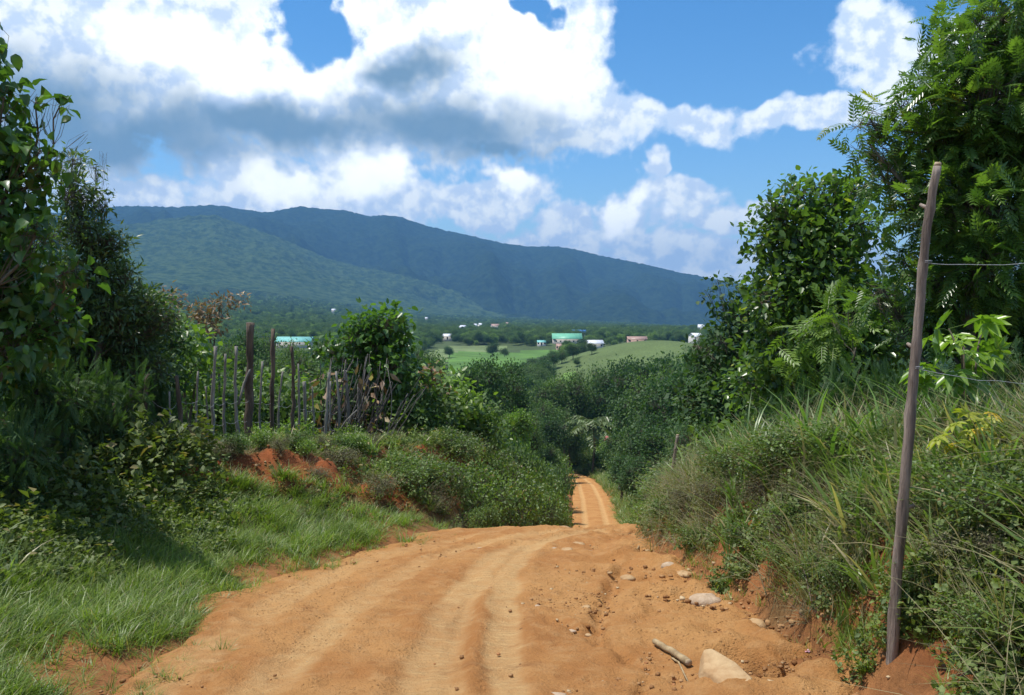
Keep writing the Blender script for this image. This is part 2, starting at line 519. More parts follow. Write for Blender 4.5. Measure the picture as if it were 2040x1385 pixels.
def road_material():
    m, t, b = mat_base('red_dirt_road')
    tr = t.node('ShaderNodeAttribute', attribute_name='track')
    geo = t.node('ShaderNodeNewGeometry')
    P = geo.outputs['Position']
    n1 = t.noise(P, .9, 5, .6)
    n2 = t.noise(P, 7.0, 7, .65)
    n3 = t.noise(P, 55.0, 5, .7)
    base = t.mix(t.mrange(n1, .35, .65), (.385, .172, .056, 1), (.485, .250, .090, 1))
    base = t.mix(t.math('MULTIPLY', t.mrange(n2, .45, .7), .6), base, (.50, .285, .120, 1))
    base = t.mix(t.math('MULTIPLY', t.mrange(n3, .5, .72), .45), base, (.25, .105, .038, 1))
    trk = t.math('MULTIPLY', tr.outputs['Fac'], t.mrange(n2, .3, .62, .35, .85, False))
    col = t.mix(trk, base, (.58, .370, .165, 1))
    # tyre tread: fine cross bars pressed into the compacted dust
    tv = t.node('ShaderNodeAttribute', attribute_name='tread')
    sp = t.node('ShaderNodeSeparateXYZ')
    t.link(tv.outputs['Vector'], sp.inputs[0])
    ph = t.math('MULTIPLY_ADD', sp.outputs[0], 92.0, t.math('MULTIPLY', t.math('ABSOLUTE', sp.outputs[1]), 3.0))
    bars = t.math('MULTIPLY', t.mrange(t.math('SINE', ph), -.3, .5), sp.outputs[2])
    bars = t.math('MULTIPLY', bars, t.mrange(n2, .35, .6))
    col = t.mix(t.math('MULTIPLY', bars, .20), col, (.30, .15, .06, 1))
    # crumbs and dark damp flecks
    vor = t.node('ShaderNodeTexVoronoi')
    vor.inputs['Scale'].default_value = 26.0
    t.link(P, vor.inputs['Vector'])
    crumb = t.math('MULTIPLY', t.mrange(vor.outputs['Distance'], .34, .10), t.mrange(n1, .45, .62))
    col = t.mix(t.math('MULTIPLY', crumb, .30), col, (.23, .095, .035, 1))
    n4 = t.noise(P, 2.6, 8, .72)
    col = t.mix(t.math('MULTIPLY', t.mrange(n4, .55, .70), .45), col, (.215, .085, .030, 1))
    t.link(col, b.inputs['Base Color'])
    b.inputs['Roughness'].default_value = .95
    b.inputs['Specular IOR Level'].default_value = .1
    bp = t.node('ShaderNodeBump')
    bp.inputs['Strength'].default_value = 1.0
    bp.inputs['Distance'].default_value = .045
    hh = t.math('ADD', t.math('MULTIPLY', n2, 1.0), t.math('MULTIPLY', n3, .5))
    hh = t.math('ADD', hh, t.math('MULTIPLY', crumb, .30))
    hh = t.math('SUBTRACT', hh, t.math('MULTIPLY', bars, .16))
    hh = t.math('ADD', hh, t.math('MULTIPLY', n4, .8))
    t.link(hh, bp.inputs['Height'])
    t.link(bp.outputs[0], b.inputs['Normal'])
    return m


def mountain_material():
    m, t, b = mat_base('mountain_forest')
    geo = t.node('ShaderNodeNewGeometry')
    P = geo.outputs['Position']
    at_ = t.node('ShaderNodeAttribute', attribute_name='sunlit_scrub')
    n1 = t.noise(P, .006, 6, .6)
    n2 = t.noise(P, .035, 6, .7)
    shaded_forest = t.mix(t.mrange(n2, .35, .65), (.010, .022, .010, 1), (.032, .056, .022, 1))
    sunlit_scrub = t.mix(t.mrange(n2, .38, .62), (.026, .054, .020, 1), (.078, .118, .042, 1))  # paler green paints sunlight on the spur; the darker ridge stands for cloud shadow
    w = t.math('ADD', at_.outputs['Fac'], t.mrange(n1, .3, .7, -.38, .38, False))
    col = t.mix(t.mrange(w, .3, .8), shaded_forest, sunlit_scrub)
    t.link(col, b.inputs['Base Color'])
    b.inputs['Roughness'].default_value = 1.0
    b.inputs['Specular IOR Level'].default_value = .0
    bp = t.node('ShaderNodeBump')
    bp.inputs['Strength'].default_value = 1.0
    bp.inputs['Distance'].default_value = 14.0
    t.link(t.noise(P, .03, 6, .75), bp.inputs['Height'])
    t.link(bp.outputs[0], b.inputs['Normal'])
    return m


M['ground'] = soil_material()
M['road'] = road_material()
M['mountain'] = mountain_material()


# ------------------------------------------------------------------ mesh helpers
def raw_mesh(name, verts, faces, smooth=False):
    """faces: (N,k) int array, or a list of such arrays"""
    me = bpy.data.meshes.new(name)
    verts = np.asarray(verts, np.float32)
    fl = faces if isinstance(faces, list) else [faces]
    fl = [np.asarray(f, np.int32) for f in fl if len(f)]
    me.vertices.add(len(verts))
    me.vertices.foreach_set('co', verts.ravel())
    idx = np.concatenate([f.ravel() for f in fl])
    tot = np.concatenate([np.full(len(f), f.shape[1], np.int32) for f in fl])
    start = np.concatenate([[0], np.cumsum(tot)[:-1]]).astype(np.int32)
    me.loops.add(len(idx))
    me.loops.foreach_set('vertex_index', idx)
    me.polygons.add(len(tot))
    me.polygons.foreach_set('loop_start', start)
    me.polygons.foreach_set('loop_total', tot)
    if smooth:
        me.polygons.foreach_set('use_smooth', np.ones(len(tot), bool))
    me.update(calc_edges=True)
    me.validate()
    return me


def set_attr(me, name, data, kind='FLOAT'):
    a = me.attributes.new(name, kind, 'POINT')
    data = np.asarray(data, np.float32)
    a.data.foreach_set('color' if kind == 'FLOAT_COLOR' else ('vector' if kind == 'FLOAT_VECTOR' else 'value'), data.ravel())


class MB:
    def __init__(self):
        self.v, self.f, self.t, self.n = [], {}, [], 0

    def add(self, verts, faces, tint=0.5):
        verts = np.asarray(verts, float)
        faces = np.asarray(faces, int)
        self.v.append(verts)
        self.f.setdefault(faces.shape[1], []).append(faces + self.n)
        tint = np.asarray(tint, float)
        self.t.append(np.full(len(verts), float(tint)) if tint.ndim == 0 else tint)
        self.n += len(verts)

    def mesh(self, name, mat, smooth=False, tint=True):
        me = raw_mesh(name, np.concatenate(self.v), [np.concatenate(x) for x in self.f.values()], smooth)
        if tint:
            set_attr(me, 'tint', np.concatenate(self.t))
        me.materials.append(M[mat] if isinstance(mat, str) else mat)
        return me

    def build(self, name, mat, parent=None, smooth=False, loc=(0, 0, 0)):
        return link(name, self.mesh(name, mat, smooth), parent, loc)


def link(name, me, parent=None, loc=(0, 0, 0)):
    o = bpy.data.objects.new(name, me)
    COL.objects.link(o)
    o.location = loc
    if parent is not None:
        o.parent = parent
    return o


def tag(o, label=None, cat=None, group=None, kind=None):
    if label:
        o['label'] = label
    if cat:
        o['category'] = cat
    if group:
        o['group'] = group
    if kind:
        o['kind'] = kind
    return o


def empty(name, loc, label=None, cat=None, group=None):
    o = bpy.data.objects.new(name, None)
    o.empty_display_size = .2
    COL.objects.link(o)
    o.location = loc
    return tag(o, label, cat, group)


def copy_tree(o, loc, rz=0.0, sc=1.0, label=None, group=None):
    c = o.copy()
    COL.objects.link(c)
    c.location = loc
    c.rotation_euler = (0, 0, rz)
    c.scale = (sc, sc, sc) if not isinstance(sc, tuple) else sc
    if label:
        c['label'] = label
    if group:
        c['group'] = group
    for ch in o.children:
        k = ch.copy()
        COL.objects.link(k)
        k.parent = c
    return c


def tube(mb, pts, radii, sides=6, cap=True, tint=.5, jitter=0.0):
    pts = np.asarray(pts, float)
    n = len(pts)
    radii = np.broadcast_to(np.asarray(radii, float), (n,))
    tan = np.gradient(pts, axis=0)
    tan /= np.maximum(np.linalg.norm(tan, axis=1, keepdims=True), 1e-9)
    ref = np.array([0, 0, 1.0]) if abs(tan[0][2]) < .9 else np.array([1.0, 0, 0])
    a = np.cross(tan, ref)
    a /= np.maximum(np.linalg.norm(a, axis=1, keepdims=True), 1e-9)
    b = np.cross(tan, a)
    th = np.linspace(0, 2 * math.pi, sides, endpoint=False)
    rr = radii[:, None] * (1 + (rng.random((n, sides)) - .5) * 2 * jitter)
    v = pts[:, None, :] + rr[:, :, None] * (np.cos(th)[None, :, None] * a[:, None, :] + np.sin(th)[None, :, None] * b[:, None, :])
    i = np.arange(n - 1)[:, None] * sides
    j = np.arange(sides)[None, :]
    j2 = (j + 1) % sides
    q = np.stack([i + j, i + j2, i + sides + j2, i + sides + j], -1).reshape(-1, 4)
    v = v.reshape(-1, 3)
    if cap:
        v = np.concatenate([v, pts[:1], pts[-1:]])
        c0, c1 = n * sides, n * sides + 1
        j = np.arange(sides)
        t1 = np.stack([np.full(sides, c0), (j + 1) % sides, j], -1)
        base = (n - 1) * sides
        t2 = np.stack([np.full(sides, c1), base + j, base + (j + 1) % sides], -1)
        mb.add(v, q, tint)
        # caps share the vertices just added
        off = mb.n - len(v)
        mb.f.setdefault(3, []).append(np.concatenate([t1, t2]) + off)
    else:
        mb.add(v, q, tint)


# ------------------------------------------------------------------ leaves
# templates lie in XY with the tip at +Y, normal +Z; unit length
LEAF = (np.array([[0, 0, 0], [-.30, .28, .05], [-.24, .66, .04], [0, 1, -.05], [.24, .66, .04], [.30, .28, .05]]), np.array([[0, 3, 2, 1], [0, 5, 4, 3]]))
SLIM = (np.array([[0, 0, 0], [-.16, .35, .03], [0, 1, -.06], [.16, .35, .03]]), np.array([[0, 2, 1], [0, 3, 2]]))
DIAMOND = (np.array([[0, 0, 0], [-.38, .45, .08], [0, 1, 0], [.38, .45, .08]]), np.array([[0, 2, 1], [0, 3, 2]]))
HEART = (np.array([[0, 0, 0], [-.34, .05, .10], [-.40, .35, .15], [-.24, .72, .02], [0, 1.05, -.30], [.24, .72, .02], [.40, .35, .15], [.34, .05, .10], [0, .5, -.02]]),
         np.array([[0, 8, 2, 1], [8, 4, 3, 2], [0, 7, 6, 8], [8, 6, 5, 4]]))


WEEDLEAF = (np.array([[0, 0, 0], [-.33, .5, .10], [0, 1, -.06], [.33, .5, .10]]), np.array([[0, 2, 1], [0, 3, 2]]))


def pinnate(n=6, leaflet=.34, droop=.25, width=.36):
    """a compound leaf: paired leaflets along a drooping midrib, plus a terminal one"""
    vs, fs = [], []
    k = 0
    tpl, _ = SLIM
    tf = SLIM[1]

    def put(pos, ang, s, roll):
        nonlocal k
        v = tpl.copy() * s
        v[:, 0] *= width / .32
        c, sn = math.cos(ang), math.sin(ang)
        x = v[:, 0] * c - v[:, 1] * sn
        y = v[:, 0] * sn + v[:, 1] * c
        z = v[:, 2] + np.abs(x) * roll
        vs.append(np.stack([x, y, z], -1) + pos)
        fs.append(tf + k)
        k += len(v)
    for i in range(n):
        u = .22 + .72 * i / (n - 1)
        p = np.array([0, u, -droop * u * u])
        s = leaflet * (1 - .35 * abs(u - .55))
        put(p, 1.05 - .35 * u, s, -.25)
        put(p, -1.05 + .35 * u, s, -.25)
    put(np.array([0, .95, -droop * .95 ** 2]), 0, leaflet, -.2)
    w = .012
    vs.append(np.array([[-w, 0, 0], [w, 0, 0], [w, .5, -droop * .25], [-w, .5, -droop * .25], [w, .95, -droop * .9], [-w, .95, -droop * .9]]))
    fs.append(np.array([[0, 1, 2], [0, 2, 3], [3, 2, 4], [3, 4, 5]]) + k)
    return np.concatenate(vs), np.concatenate(fs)


PINNATE = pinnate()
FEATHER = pinnate(8, .2, .3, .2)


def palmate(n=7):
    vs, fs, k = [], [], 0
    for i in range(n):
        a = (i - (n - 1) / 2) * (5.0 / n)
        s = 1.0 - .10 * abs(i - (n - 1) / 2)
        v = LEAF[0] * np.array([.62, 1, 1]) * s
        v[:, 2] -= .35 * v[:, 1] ** 2
        c, sn = math.cos(a), math.sin(a)
        vs.append(np.stack([v[:, 0] * c - v[:, 1] * sn, v[:, 0] * sn + v[:, 1] * c, v[:, 2]], -1))
        fs.append(LEAF[1] + k)
        k += len(v)
    return np.concatenate(vs), np.concatenate(fs)


PALMATE = palmate()


def frames(dirs, up_bias=.6):
    """rotation matrices whose Y axis follows dirs and whose Z leans up"""
    d = dirs / np.maximum(np.linalg.norm(dirs, axis=1, keepdims=True), 1e-9)
    up = rng.normal(size=d.shape) * .55 + np.array([0, 0, up_bias])
    x = np.cross(d, up)
    x /= np.maximum(np.linalg.norm(x, axis=1, keepdims=True), 1e-9)
    z = np.cross(x, d)
    return np.stack([x, d, z], -1)


def put_leaves(mb, tpl, pos, dirs, size, tint, up_bias=.6):
    tv, tf = tpl
    Rm = frames(dirs, up_bias)
    n, k = len(pos), len(tv)
    v = np.einsum('nij,kj->nki', Rm, tv) * np.asarray(size)[:, None, None] + pos[:, None, :]
    f = (np.arange(n) * k)[:, None, None] + tf[None]
    mb.add(v.reshape(-1, 3), f.reshape(-1, tf.shape[1]), np.repeat(tint, k))


def sphere_dirs(n):
    v = rng.normal(size=(n, 3))
    return v / np.linalg.norm(v, axis=1, keepdims=True)


def bend(p0, p1, n=6, sag=.12, wob=.05):
    p0, p1 = np.asarray(p0, float), np.asarray(p1, float)
    t = np.linspace(0, 1, n)[:, None]
    L = np.linalg.norm(p1 - p0)
    off = rng.normal(size=3) * L * sag
    w = np.sin(t * math.pi) * off + rng.normal(size=(n, 3)) * L * wob * np.sin(t * math.pi)
    return p0 + (p1 - p0) * t + w


def tree(name, label, cat, base, blobs, tpl, lsize, nleaf, lmat, trunk_r=.10, group=None, ends=22, cluster=.33, droop=.35,
         n_parts=0, part_tpl=None, stems=1, lean=0.0, bark='bark', shell=.45, leaf_name='leaf', flat=.6, up=1.0):
    """blobs: (x,y,z,r) in world; makes Empty > trunk, branches, crown (+ single leaves as parts)"""
    base = np.array(base, float)
    root = empty(name, base, label, cat, group)
    bl = np.array(blobs, float)
    bl[:, :3] -= base
    wts = bl[:, 3] ** 2
    cen = (bl[:, :3] * wts[:, None]).sum(0) / wts.sum()
    zmin = (bl[:, 2] - bl[:, 3]).min()
    fork_z = max(.12 * cen[2], min(cen[2] * .6, max(zmin, .25 * cen[2])))
    tm, bm, lm = MB(), MB(), MB()
    tops = []
    for s in range(stems):
        a = rng.random() * 6.28
        foot = np.array([math.cos(a), math.sin(a), 0]) * trunk_r * (1.5 if stems > 1 else 0)
        foot[2] = -.25
        fork = np.array([cen[0] * .45, cen[1] * .45, fork_z]) + rng.normal(size=3) * np.array([.25, .25, .08]) * (cen[2] * .22 if stems > 1 else .1)
        top = np.array([cen[0], cen[1], cen[2] + .3 * (bl[:, 2].max() - cen[2])]) + rng.normal(size=3) * .12 * (stems > 1) * cen[2]
        path = np.concatenate([bend(foot, fork, 6, .04, .015), bend(fork, top, 6, .06, .02)[1:]])
        rad = np.linspace(trunk_r * 1.25, trunk_r * .35, len(path))
        rad[0] *= 1.35
        tube(tm, path, rad, 8, True, .5, .06)
        tops.append(path)
    ends_p, ends_d, ends_b = [], [], []
    tot = wts.sum()
    for (x, y, z, r) in bl:
        c = np.array([x, y, z])
        path = tops[int(rng.integers(len(tops)))]
        dist = np.linalg.norm(path - c, axis=1) + np.maximum(0, path[:, 2] - z) * 2
        st = path[max(1, int(np.argmin(dist)) - 1)]
        br = bend(st, c, 6, .08, .03)
        rb = max(.005, trunk_r * .30 * min(1, r / bl[:, 3].mean()))
        tube(bm, br, np.linspace(rb, rb * .4, 6), 5, False)
        ne = max(4, int(ends * r * r * len(bl) / tot))
        dv = sphere_dirs(ne)
        rad = r * (shell + (1 - shell) * rng.random(ne) ** .6)
        e = c + dv * rad[:, None] * np.array([1, 1, .88])
        for k in range(ne):
            if k % 2 == 0 or ne < 8:
                tube(bm, bend(br[int(rng.integers(3, 6))], c + (e[k] - c) * .9, 4, .1, .03), np.linspace(rb * .22, rb * .06 + .001, 4), 3, False)
        ends_p.append(e)
        ends_d.append(dv)
        ends_b.append(np.full(ne, r))
    E, D, B = np.concatenate(ends_p), np.concatenate(ends_d), np.concatenate(ends_b)
    pr = B ** 2 / (B ** 2).sum()
    which = rng.choice(len(E), nleaf, p=pr)
    pos = E[which] + rng.normal(size=(nleaf, 3)) * (B[which] * cluster)[:, None] * np.array([1, 1, flat])
    dirs = D[which] * .7 + rng.normal(size=(nleaf, 3)) * .75 + np.array([0, 0, -droop])
    clump_t = rng.random(len(E)) * .55
    tint = np.clip(clump_t[which] + rng.random(nleaf) * .46, 0, 1)
    size = lsize * (.65 + .6 * rng.random(nleaf))
    if n_parts:
        # the leaves nearest the camera become single parts
        dcam = np.linalg.norm(pos + base - np.array([0, 0, CAMZ]), axis=1)
        P = pos + base
        inview = (np.abs(P[:, 0] / P[:, 1] + 0.0) < .60)
        order = np.argsort(np.where(inview, dcam, 1e6))
        sel = order[:n_parts]
        rest = order[n_parts:]
        meshes = []
        for q in range(4):
            m_ = MB()
            tv, tf = tpl
            m_.add(tv, tf, .12 + .26 * q)
            meshes.append(m_.mesh(leaf_name, lmat))
        Rm = frames(dirs[sel], up)
        for j, i in enumerate(sel):
            o = link(leaf_name, meshes[int(tint[i] * 3.99)], root)
            mm = Matrix([[*Rm[j][0], 0], [*Rm[j][1], 0], [*Rm[j][2], 0], [0, 0, 0, 1]])
            o.matrix_local = Matrix.Translation(Vector(pos[i])) @ mm @ Matrix.Scale(float(size[i]), 4)
        pos, dirs, size, tint = pos[rest], dirs[rest], size[rest], tint[rest]
    put_leaves(lm, tpl, pos, dirs, size, tint, up)
    tm.build('trunk', bark, root, True)
    bm.build('branches', bark, root, True)
    lo = lm.build('crown', lmat, root)
    if n_parts:
        lo['kind'] = 'stuff'
    return root


def pblobs(lst, f=1.0):
    """(px, py, radius px, depth) -> world spheres; depth spreads a little so that crowns have thickness"""
    out = []
    for i, (px, py, rp, d) in enumerate(lst):
        d2 = d + rp / FPX * d * (random.random() - .5) * 1.6
        p = at(px, py, d2)
        out.append((p.x, p.y, p.z, rp * f / FPX * d2))
    return out


# ------------------------------------------------------------------ ground sheet
def ground_sheet():
    rad = [.0]
    r = .6
    while r < 26:
        rad.append(r)
        r *= 1.0145
    while r < 9000:
        rad.append(r)
        r *= 1.029
    rad.append(9000.0)
    rad = np.array(rad)
    front = np.arange(-43, 43.001, .22)
    back = np.arange(46, 314.001, 4.0)
    ang = np.radians(np.concatenate([front, back]))
    nr, na = len(rad), len(ang)
    X = rad[:, None] * np.sin(ang)[None]
    Y = rad[:, None] * np.cos(ang)[None]
    Z = H(X, Y)
    V = np.stack([X, Y, Z], -1).reshape(-1, 3)
    i = np.arange(nr - 1)[:, None] * na
    j = np.arange(na)[None]
    j2 = (j + 1) % na
    F = np.stack([i + j, i + na + j, i + na + j2, i + j2], -1).reshape(-1, 4)
    me = raw_mesh('ground', V, F, True)
    x, y = V[:, 0], V[:, 1]
    r = np.hypot(x, y)
    yy = np.clip(y, -60, 160)
    c, hw = RC(yy), RW(yy)
    edge = np.abs(x - c) - hw
    red = np.array([.31, .135, .05])
    deep = np.array([.27, .085, .030])
    litter = np.array([.105, .085, .035])
    green = np.array([.075, .115, .030])
    n = fbm(x * 1.1, y * 1.1, 4, 41)
    w = sstep(.15, 1.1, edge + n * 1.1)[:, None]
    col = red * (1 - w) + litter * w
    xl, xr = c - hw, c + hw
    # raw earth of the cut banks
    f, k = np.minimum(FL(yy), xl - .05), CL(yy)
    lw = np.clip((f - x) / np.maximum(f - k, .35), 0, 1)
    bank = sstep(.05, .25, lw) * sstep(.98, .75, lw) * sstep(1, 4, y) * sstep(40, 25, y)
    f2, k2 = np.maximum(FR(yy), xr + .05), CR(yy)
    rw = np.clip((x - f2) / np.maximum(k2 - f2, .35), 0, 1)
    bank2 = sstep(.05, .2, rw) * sstep(.9, .6, rw) * sstep(40, 25, y) * .75
    b = np.clip(bank + bank2, 0, 1)[:, None]
    col = col * (1 - b) + deep * b
    g = sstep(18, 40, r)[:, None]
    col = col * (1 - g * w) + green * g * w
    far = sstep(110, 200, r)[:, None]
    past = np.array([.070, .098, .036])
    col = col * (1 - far) + past * far
    # pale grass of the rounded hill
    hill = np.exp(-((x - 58) / 62) ** 2 - ((y - 335) / 90) ** 2)
    hill = sstep(.25, .6, hill + fbm(x / 25, y / 25, 3, 77) * .25)[:, None]
    col = col * (1 - hill) + np.array([.105, .145, .050]) * hill
    set_attr(me, 'cover', np.concatenate([col, np.ones((len(col), 1))], 1), 'FLOAT_COLOR')
    me.materials.append(M['ground'])
    o = link('ground', me)
    tag(o, 'red earth and green hillside falling away into the wide valley', kind='structure')
    return V, F


GV, GF = ground_sheet()


def in_poly(px, py, poly):
    inside = np.zeros(len(px), bool)
    n = len(poly)
    for i in range(n):
        x1, y1 = poly[i]
        x2, y2 = poly[(i + 1) % n]
        c = ((y1 > py) != (y2 > py)) & (px < (x2 - x1) * (py - y1) / (y2 - y1 + 1e-12) + x1)
        inside ^= c
    return inside


def field(name, poly_px, colour, label, lift=.2):
    """a field laid on the valley floor, its corners found where the view rays meet the ground"""
    poly = [tuple(hit(px, py, 190)[:2]) for px, py in poly_px]
    fc = GV[GF].mean(1)
    wob = 4.0
    s = in_poly(fc[:, 0] + fbm(fc[:, 0] / 12, fc[:, 1] / 12, 2, 3) * wob, fc[:, 1] + fbm(fc[:, 0] / 12, fc[:, 1] / 12, 2, 8) * wob * 3, poly) & (np.hypot(fc[:, 0], fc[:, 1]) > 180)
    F = GF[s]
    if not len(F):
        return
    u, inv = np.unique(F, return_inverse=True)
    V = GV[u] + np.array([0, 0, lift])
    me = raw_mesh(name, V, inv.reshape(-1, 4), True)
    m = noisy_mat(name + '_crop', tuple(c * .8 for c in colour), tuple(c * 1.35 for c in colour), .05, .95, 0, detail=9.0)
    me.materials.append(m)
    tag(link(name, me), label, kind='structure')


# ------------------------------------------------------------------ road strip
def px_road(px, py):
    d = pix_ray(px, py)
    s = np.arange(1.5, 13, .01)
    ys = d.y * s
    zs = CAMZ + d.z * s
    b = np.nonzero(zs < RZ(ys))[0]
    i = b[0] if len(b) else len(s) - 1
    return d.x * s[i], ys[i]


TRACKS = []
for pts, wid, amp in (
        ([(1010, 1385), (1000, 1300), (1003, 1250), (1005, 1200), (1015, 1150), (1035, 1110), (1075, 1088), (1130, 1072), (1190, 1064)], .125, 1.0),
        ([(840, 1385), (860, 1310), (885, 1250), (915, 1200), (955, 1150), (1000, 1112), (1050, 1088)], .17, 1.0),
        ([(905, 1385), (912, 1310), (925, 1250), (945, 1200)], .07, .5),
        ([(520, 1385), (620, 1290), (700, 1220), (780, 1160), (860, 1112), (960, 1085), (1060, 1072), (1150, 1062)], .15, .65),
        ([(380, 1330), (500, 1240), (600, 1180), (720, 1120), (850, 1082), (980, 1068)], .16, .5)):
    q = [px_road(*p) for p in pts]
    q = [(q[0][0] + (q[0][0] - q[1][0]) * 3, q[0][1] - (q[1][1] - q[0][1]) * 3)] + q
    ys = np.array([p[1] for p in q])
    xs = np.array([p[0] for p in q])
    o = np.argsort(ys)
    TRACKS.append((ys[o], xs[o], wid, amp))


def road_strip():
    ys = [-4.0]
    while ys[-1] < 150:
        ys.append(ys[-1] + max(.026, .0080 * abs(ys[-1])) * (1 if ys[-1] > 2.5 else 3))
    ys = np.array(ys)
    ts = np.linspace(-1.12, 1.12, 181)
    Y = np.repeat(ys[:, None], len(ts), 1)
    T = np.repeat(ts[None], len(ys), 0)
    C, W = RC(Y), RW(Y)
    X = C + T * W
    Z = H(X, Y, False)
    u = X - C
    near = sstep(40, 10, Y)
    Z = Z + fbm(X * .9, Y * .7, 3, 51) * .07 * near + fbm(X * 5, Y * 5, 3, 52) * .026 * near + fbm(X * 1.6, Y * .6, 2, 53) * .12 * np.exp(-((Y - 11.3) / 1.4) ** 2)
    trk = np.zeros_like(X)
    dep = np.zeros_like(X)
    for (ty, tx, wid, amp) in TRACKS:
        cx = np.interp(Y, ty, tx)
        ok = sstep(ty[-1] + .8, ty[-1] - .3, Y)
        wob = fbm(Y * 1.7, Y * 0 + wid * 90, 2, 60) * .06
        d = np.abs(X - cx - wob)
        g = np.exp(-((d + fbm(X * 6, Y * 2.5, 3, 63) * .05) / wid) ** 6) * ok * amp * (.78 + .6 * np.clip(fbm(X * 2.2, Y * .8, 3, 64) + .3, 0, 1))
        trk = np.maximum(trk, g)
        dep += -.020 * amp * np.exp(-(d / wid) ** 4) * ok + .009 * amp * np.exp(-((d - wid * 1.6) / (wid * .6)) ** 2) * ok
    tread = np.zeros(X.shape + (3,))
    best_ac = np.full(X.shape, 1e9)
    for (ty, tx, wid, amp) in TRACKS[:2]:
        cx = np.interp(Y, ty, tx)
        wob = fbm(Y * 1.7, Y * 0 + wid * 90, 2, 60) * .06
        ac = (X - cx - wob) / wid
        mk = sstep(1.05, .85, np.abs(ac)) * sstep(ty[-1] + .5, ty[-1] - .5, Y)
        tread = np.where((np.abs(ac) < best_ac)[..., None], np.stack([Y, ac, mk], -1), tread)
        best_ac = np.minimum(best_ac, np.abs(ac))
    # two wheel lines on the far stretch down the hill
    for s in (-.45, .45):
        d = np.abs(u - s * W)
        trk = np.maximum(trk, np.exp(-(d / .24) ** 4) * sstep(18, 30, Y) * .8)
        dep -= .05 * np.exp(-(d / .24) ** 2) * sstep(14, 25, Y)
    # rills washed into the right side
    for pts, wid, dp in (([(1235, 1135), (1222, 1165), (1205, 1200), (1190, 1245), (1200, 1290)], .06, .085),
                         ([(1205, 1290), (1270, 1330), (1310, 1345), (1370, 1360)], .05, .06),
                         ([(1280, 1385), (1300, 1345)], .035, .06),
                         ([(1100, 1240), (1180, 1275), (1200, 1290)], .05, .04)):
        q = np.array([px_road(*p) for p in pts])
        best = np.full(X.shape, 9.0)
        for a, b in zip(q[:-1], q[1:]):
            ab = b - a
            tt = np.clip(((X - a[0]) * ab[0] + (Y - a[1]) * ab[1]) / (ab @ ab), 0, 1)
            best = np.minimum(best, np.hypot(X - a[0] - tt * ab[0], Y - a[1] - tt * ab[1]))
        wob = fbm(X * 7, Y * 7, 2, 71) * .09
        dep -= dp * np.exp(-(np.maximum(best + wob, 0) / wid) ** 2)
    Z = Z + fbm(X * 13, Y * 13, 3, 59) * .020 * near * (1 - .8 * trk)
    right = sstep(.3, .75, T) * near
    Z = Z + dep + right * (fbm(X * 3.2, Y * 3.2, 4, 55) * .12 + .03)
    hw_ = fbm(X * 9, Y * 9, 3, 58) * .10
    Z = Z - .30 * np.exp(-((X + hw_ - 1.60) / .13) ** 4 - ((Y + hw_ - 5.20) / .11) ** 4) - .14 * np.exp(-((X - 1.44) / .16) ** 2 - ((Y + hw_ - 5.32) / .09) ** 2)
    en = fbm(X * 1.6, Y * 1.6, 4, 57) * .16
    Z = Z + .02 - .16 * sstep(.93, 1.12, np.abs(T) + en * sstep(.7, 1, np.abs(T)))
    V = np.stack([X, Y, Z], -1).reshape(-1, 3)
    n = len(ts)
    i = np.arange(len(ys) - 1)[:, None] * n
    j = np.arange(n - 1)[None]
    F = np.stack([i + j, i + j + 1, i + n + j + 1, i + n + j], -1).reshape(-1, 4)
    me = raw_mesh('road', V, F, True)
    set_attr(me, 'track', np.clip(trk, 0, 1))
    set_attr(me, 'tread', tread.reshape(-1, 3), 'FLOAT_VECTOR')
    me.materials.append(M['road'])
    tag(link('road', me), 'rutted red dirt road dropping over the crest of the hill', kind='structure')


road_strip()

field('rice_field', [(895, 706), (935, 700), (1000, 703), (1060, 698), (1120, 697), (1085, 710), (1045, 722), (1030, 742), (960, 745), (890, 742)], (.080, .160, .026), 'bright green rice field lying open in the valley')
field('pasture', [(830, 712), (900, 690), (1010, 690), (1000, 702), (935, 700), (895, 706), (880, 742), (825, 745)], (.125, .165, .060), 'pale green pasture beside the bright rice field')
field('grass_slope', [(1062, 795), (1062, 768), (1110, 752), (1150, 742), (1150, 765), (1120, 790)], (.11, .19, .035), 'yellow green grass strip at the foot of the rounded hill')


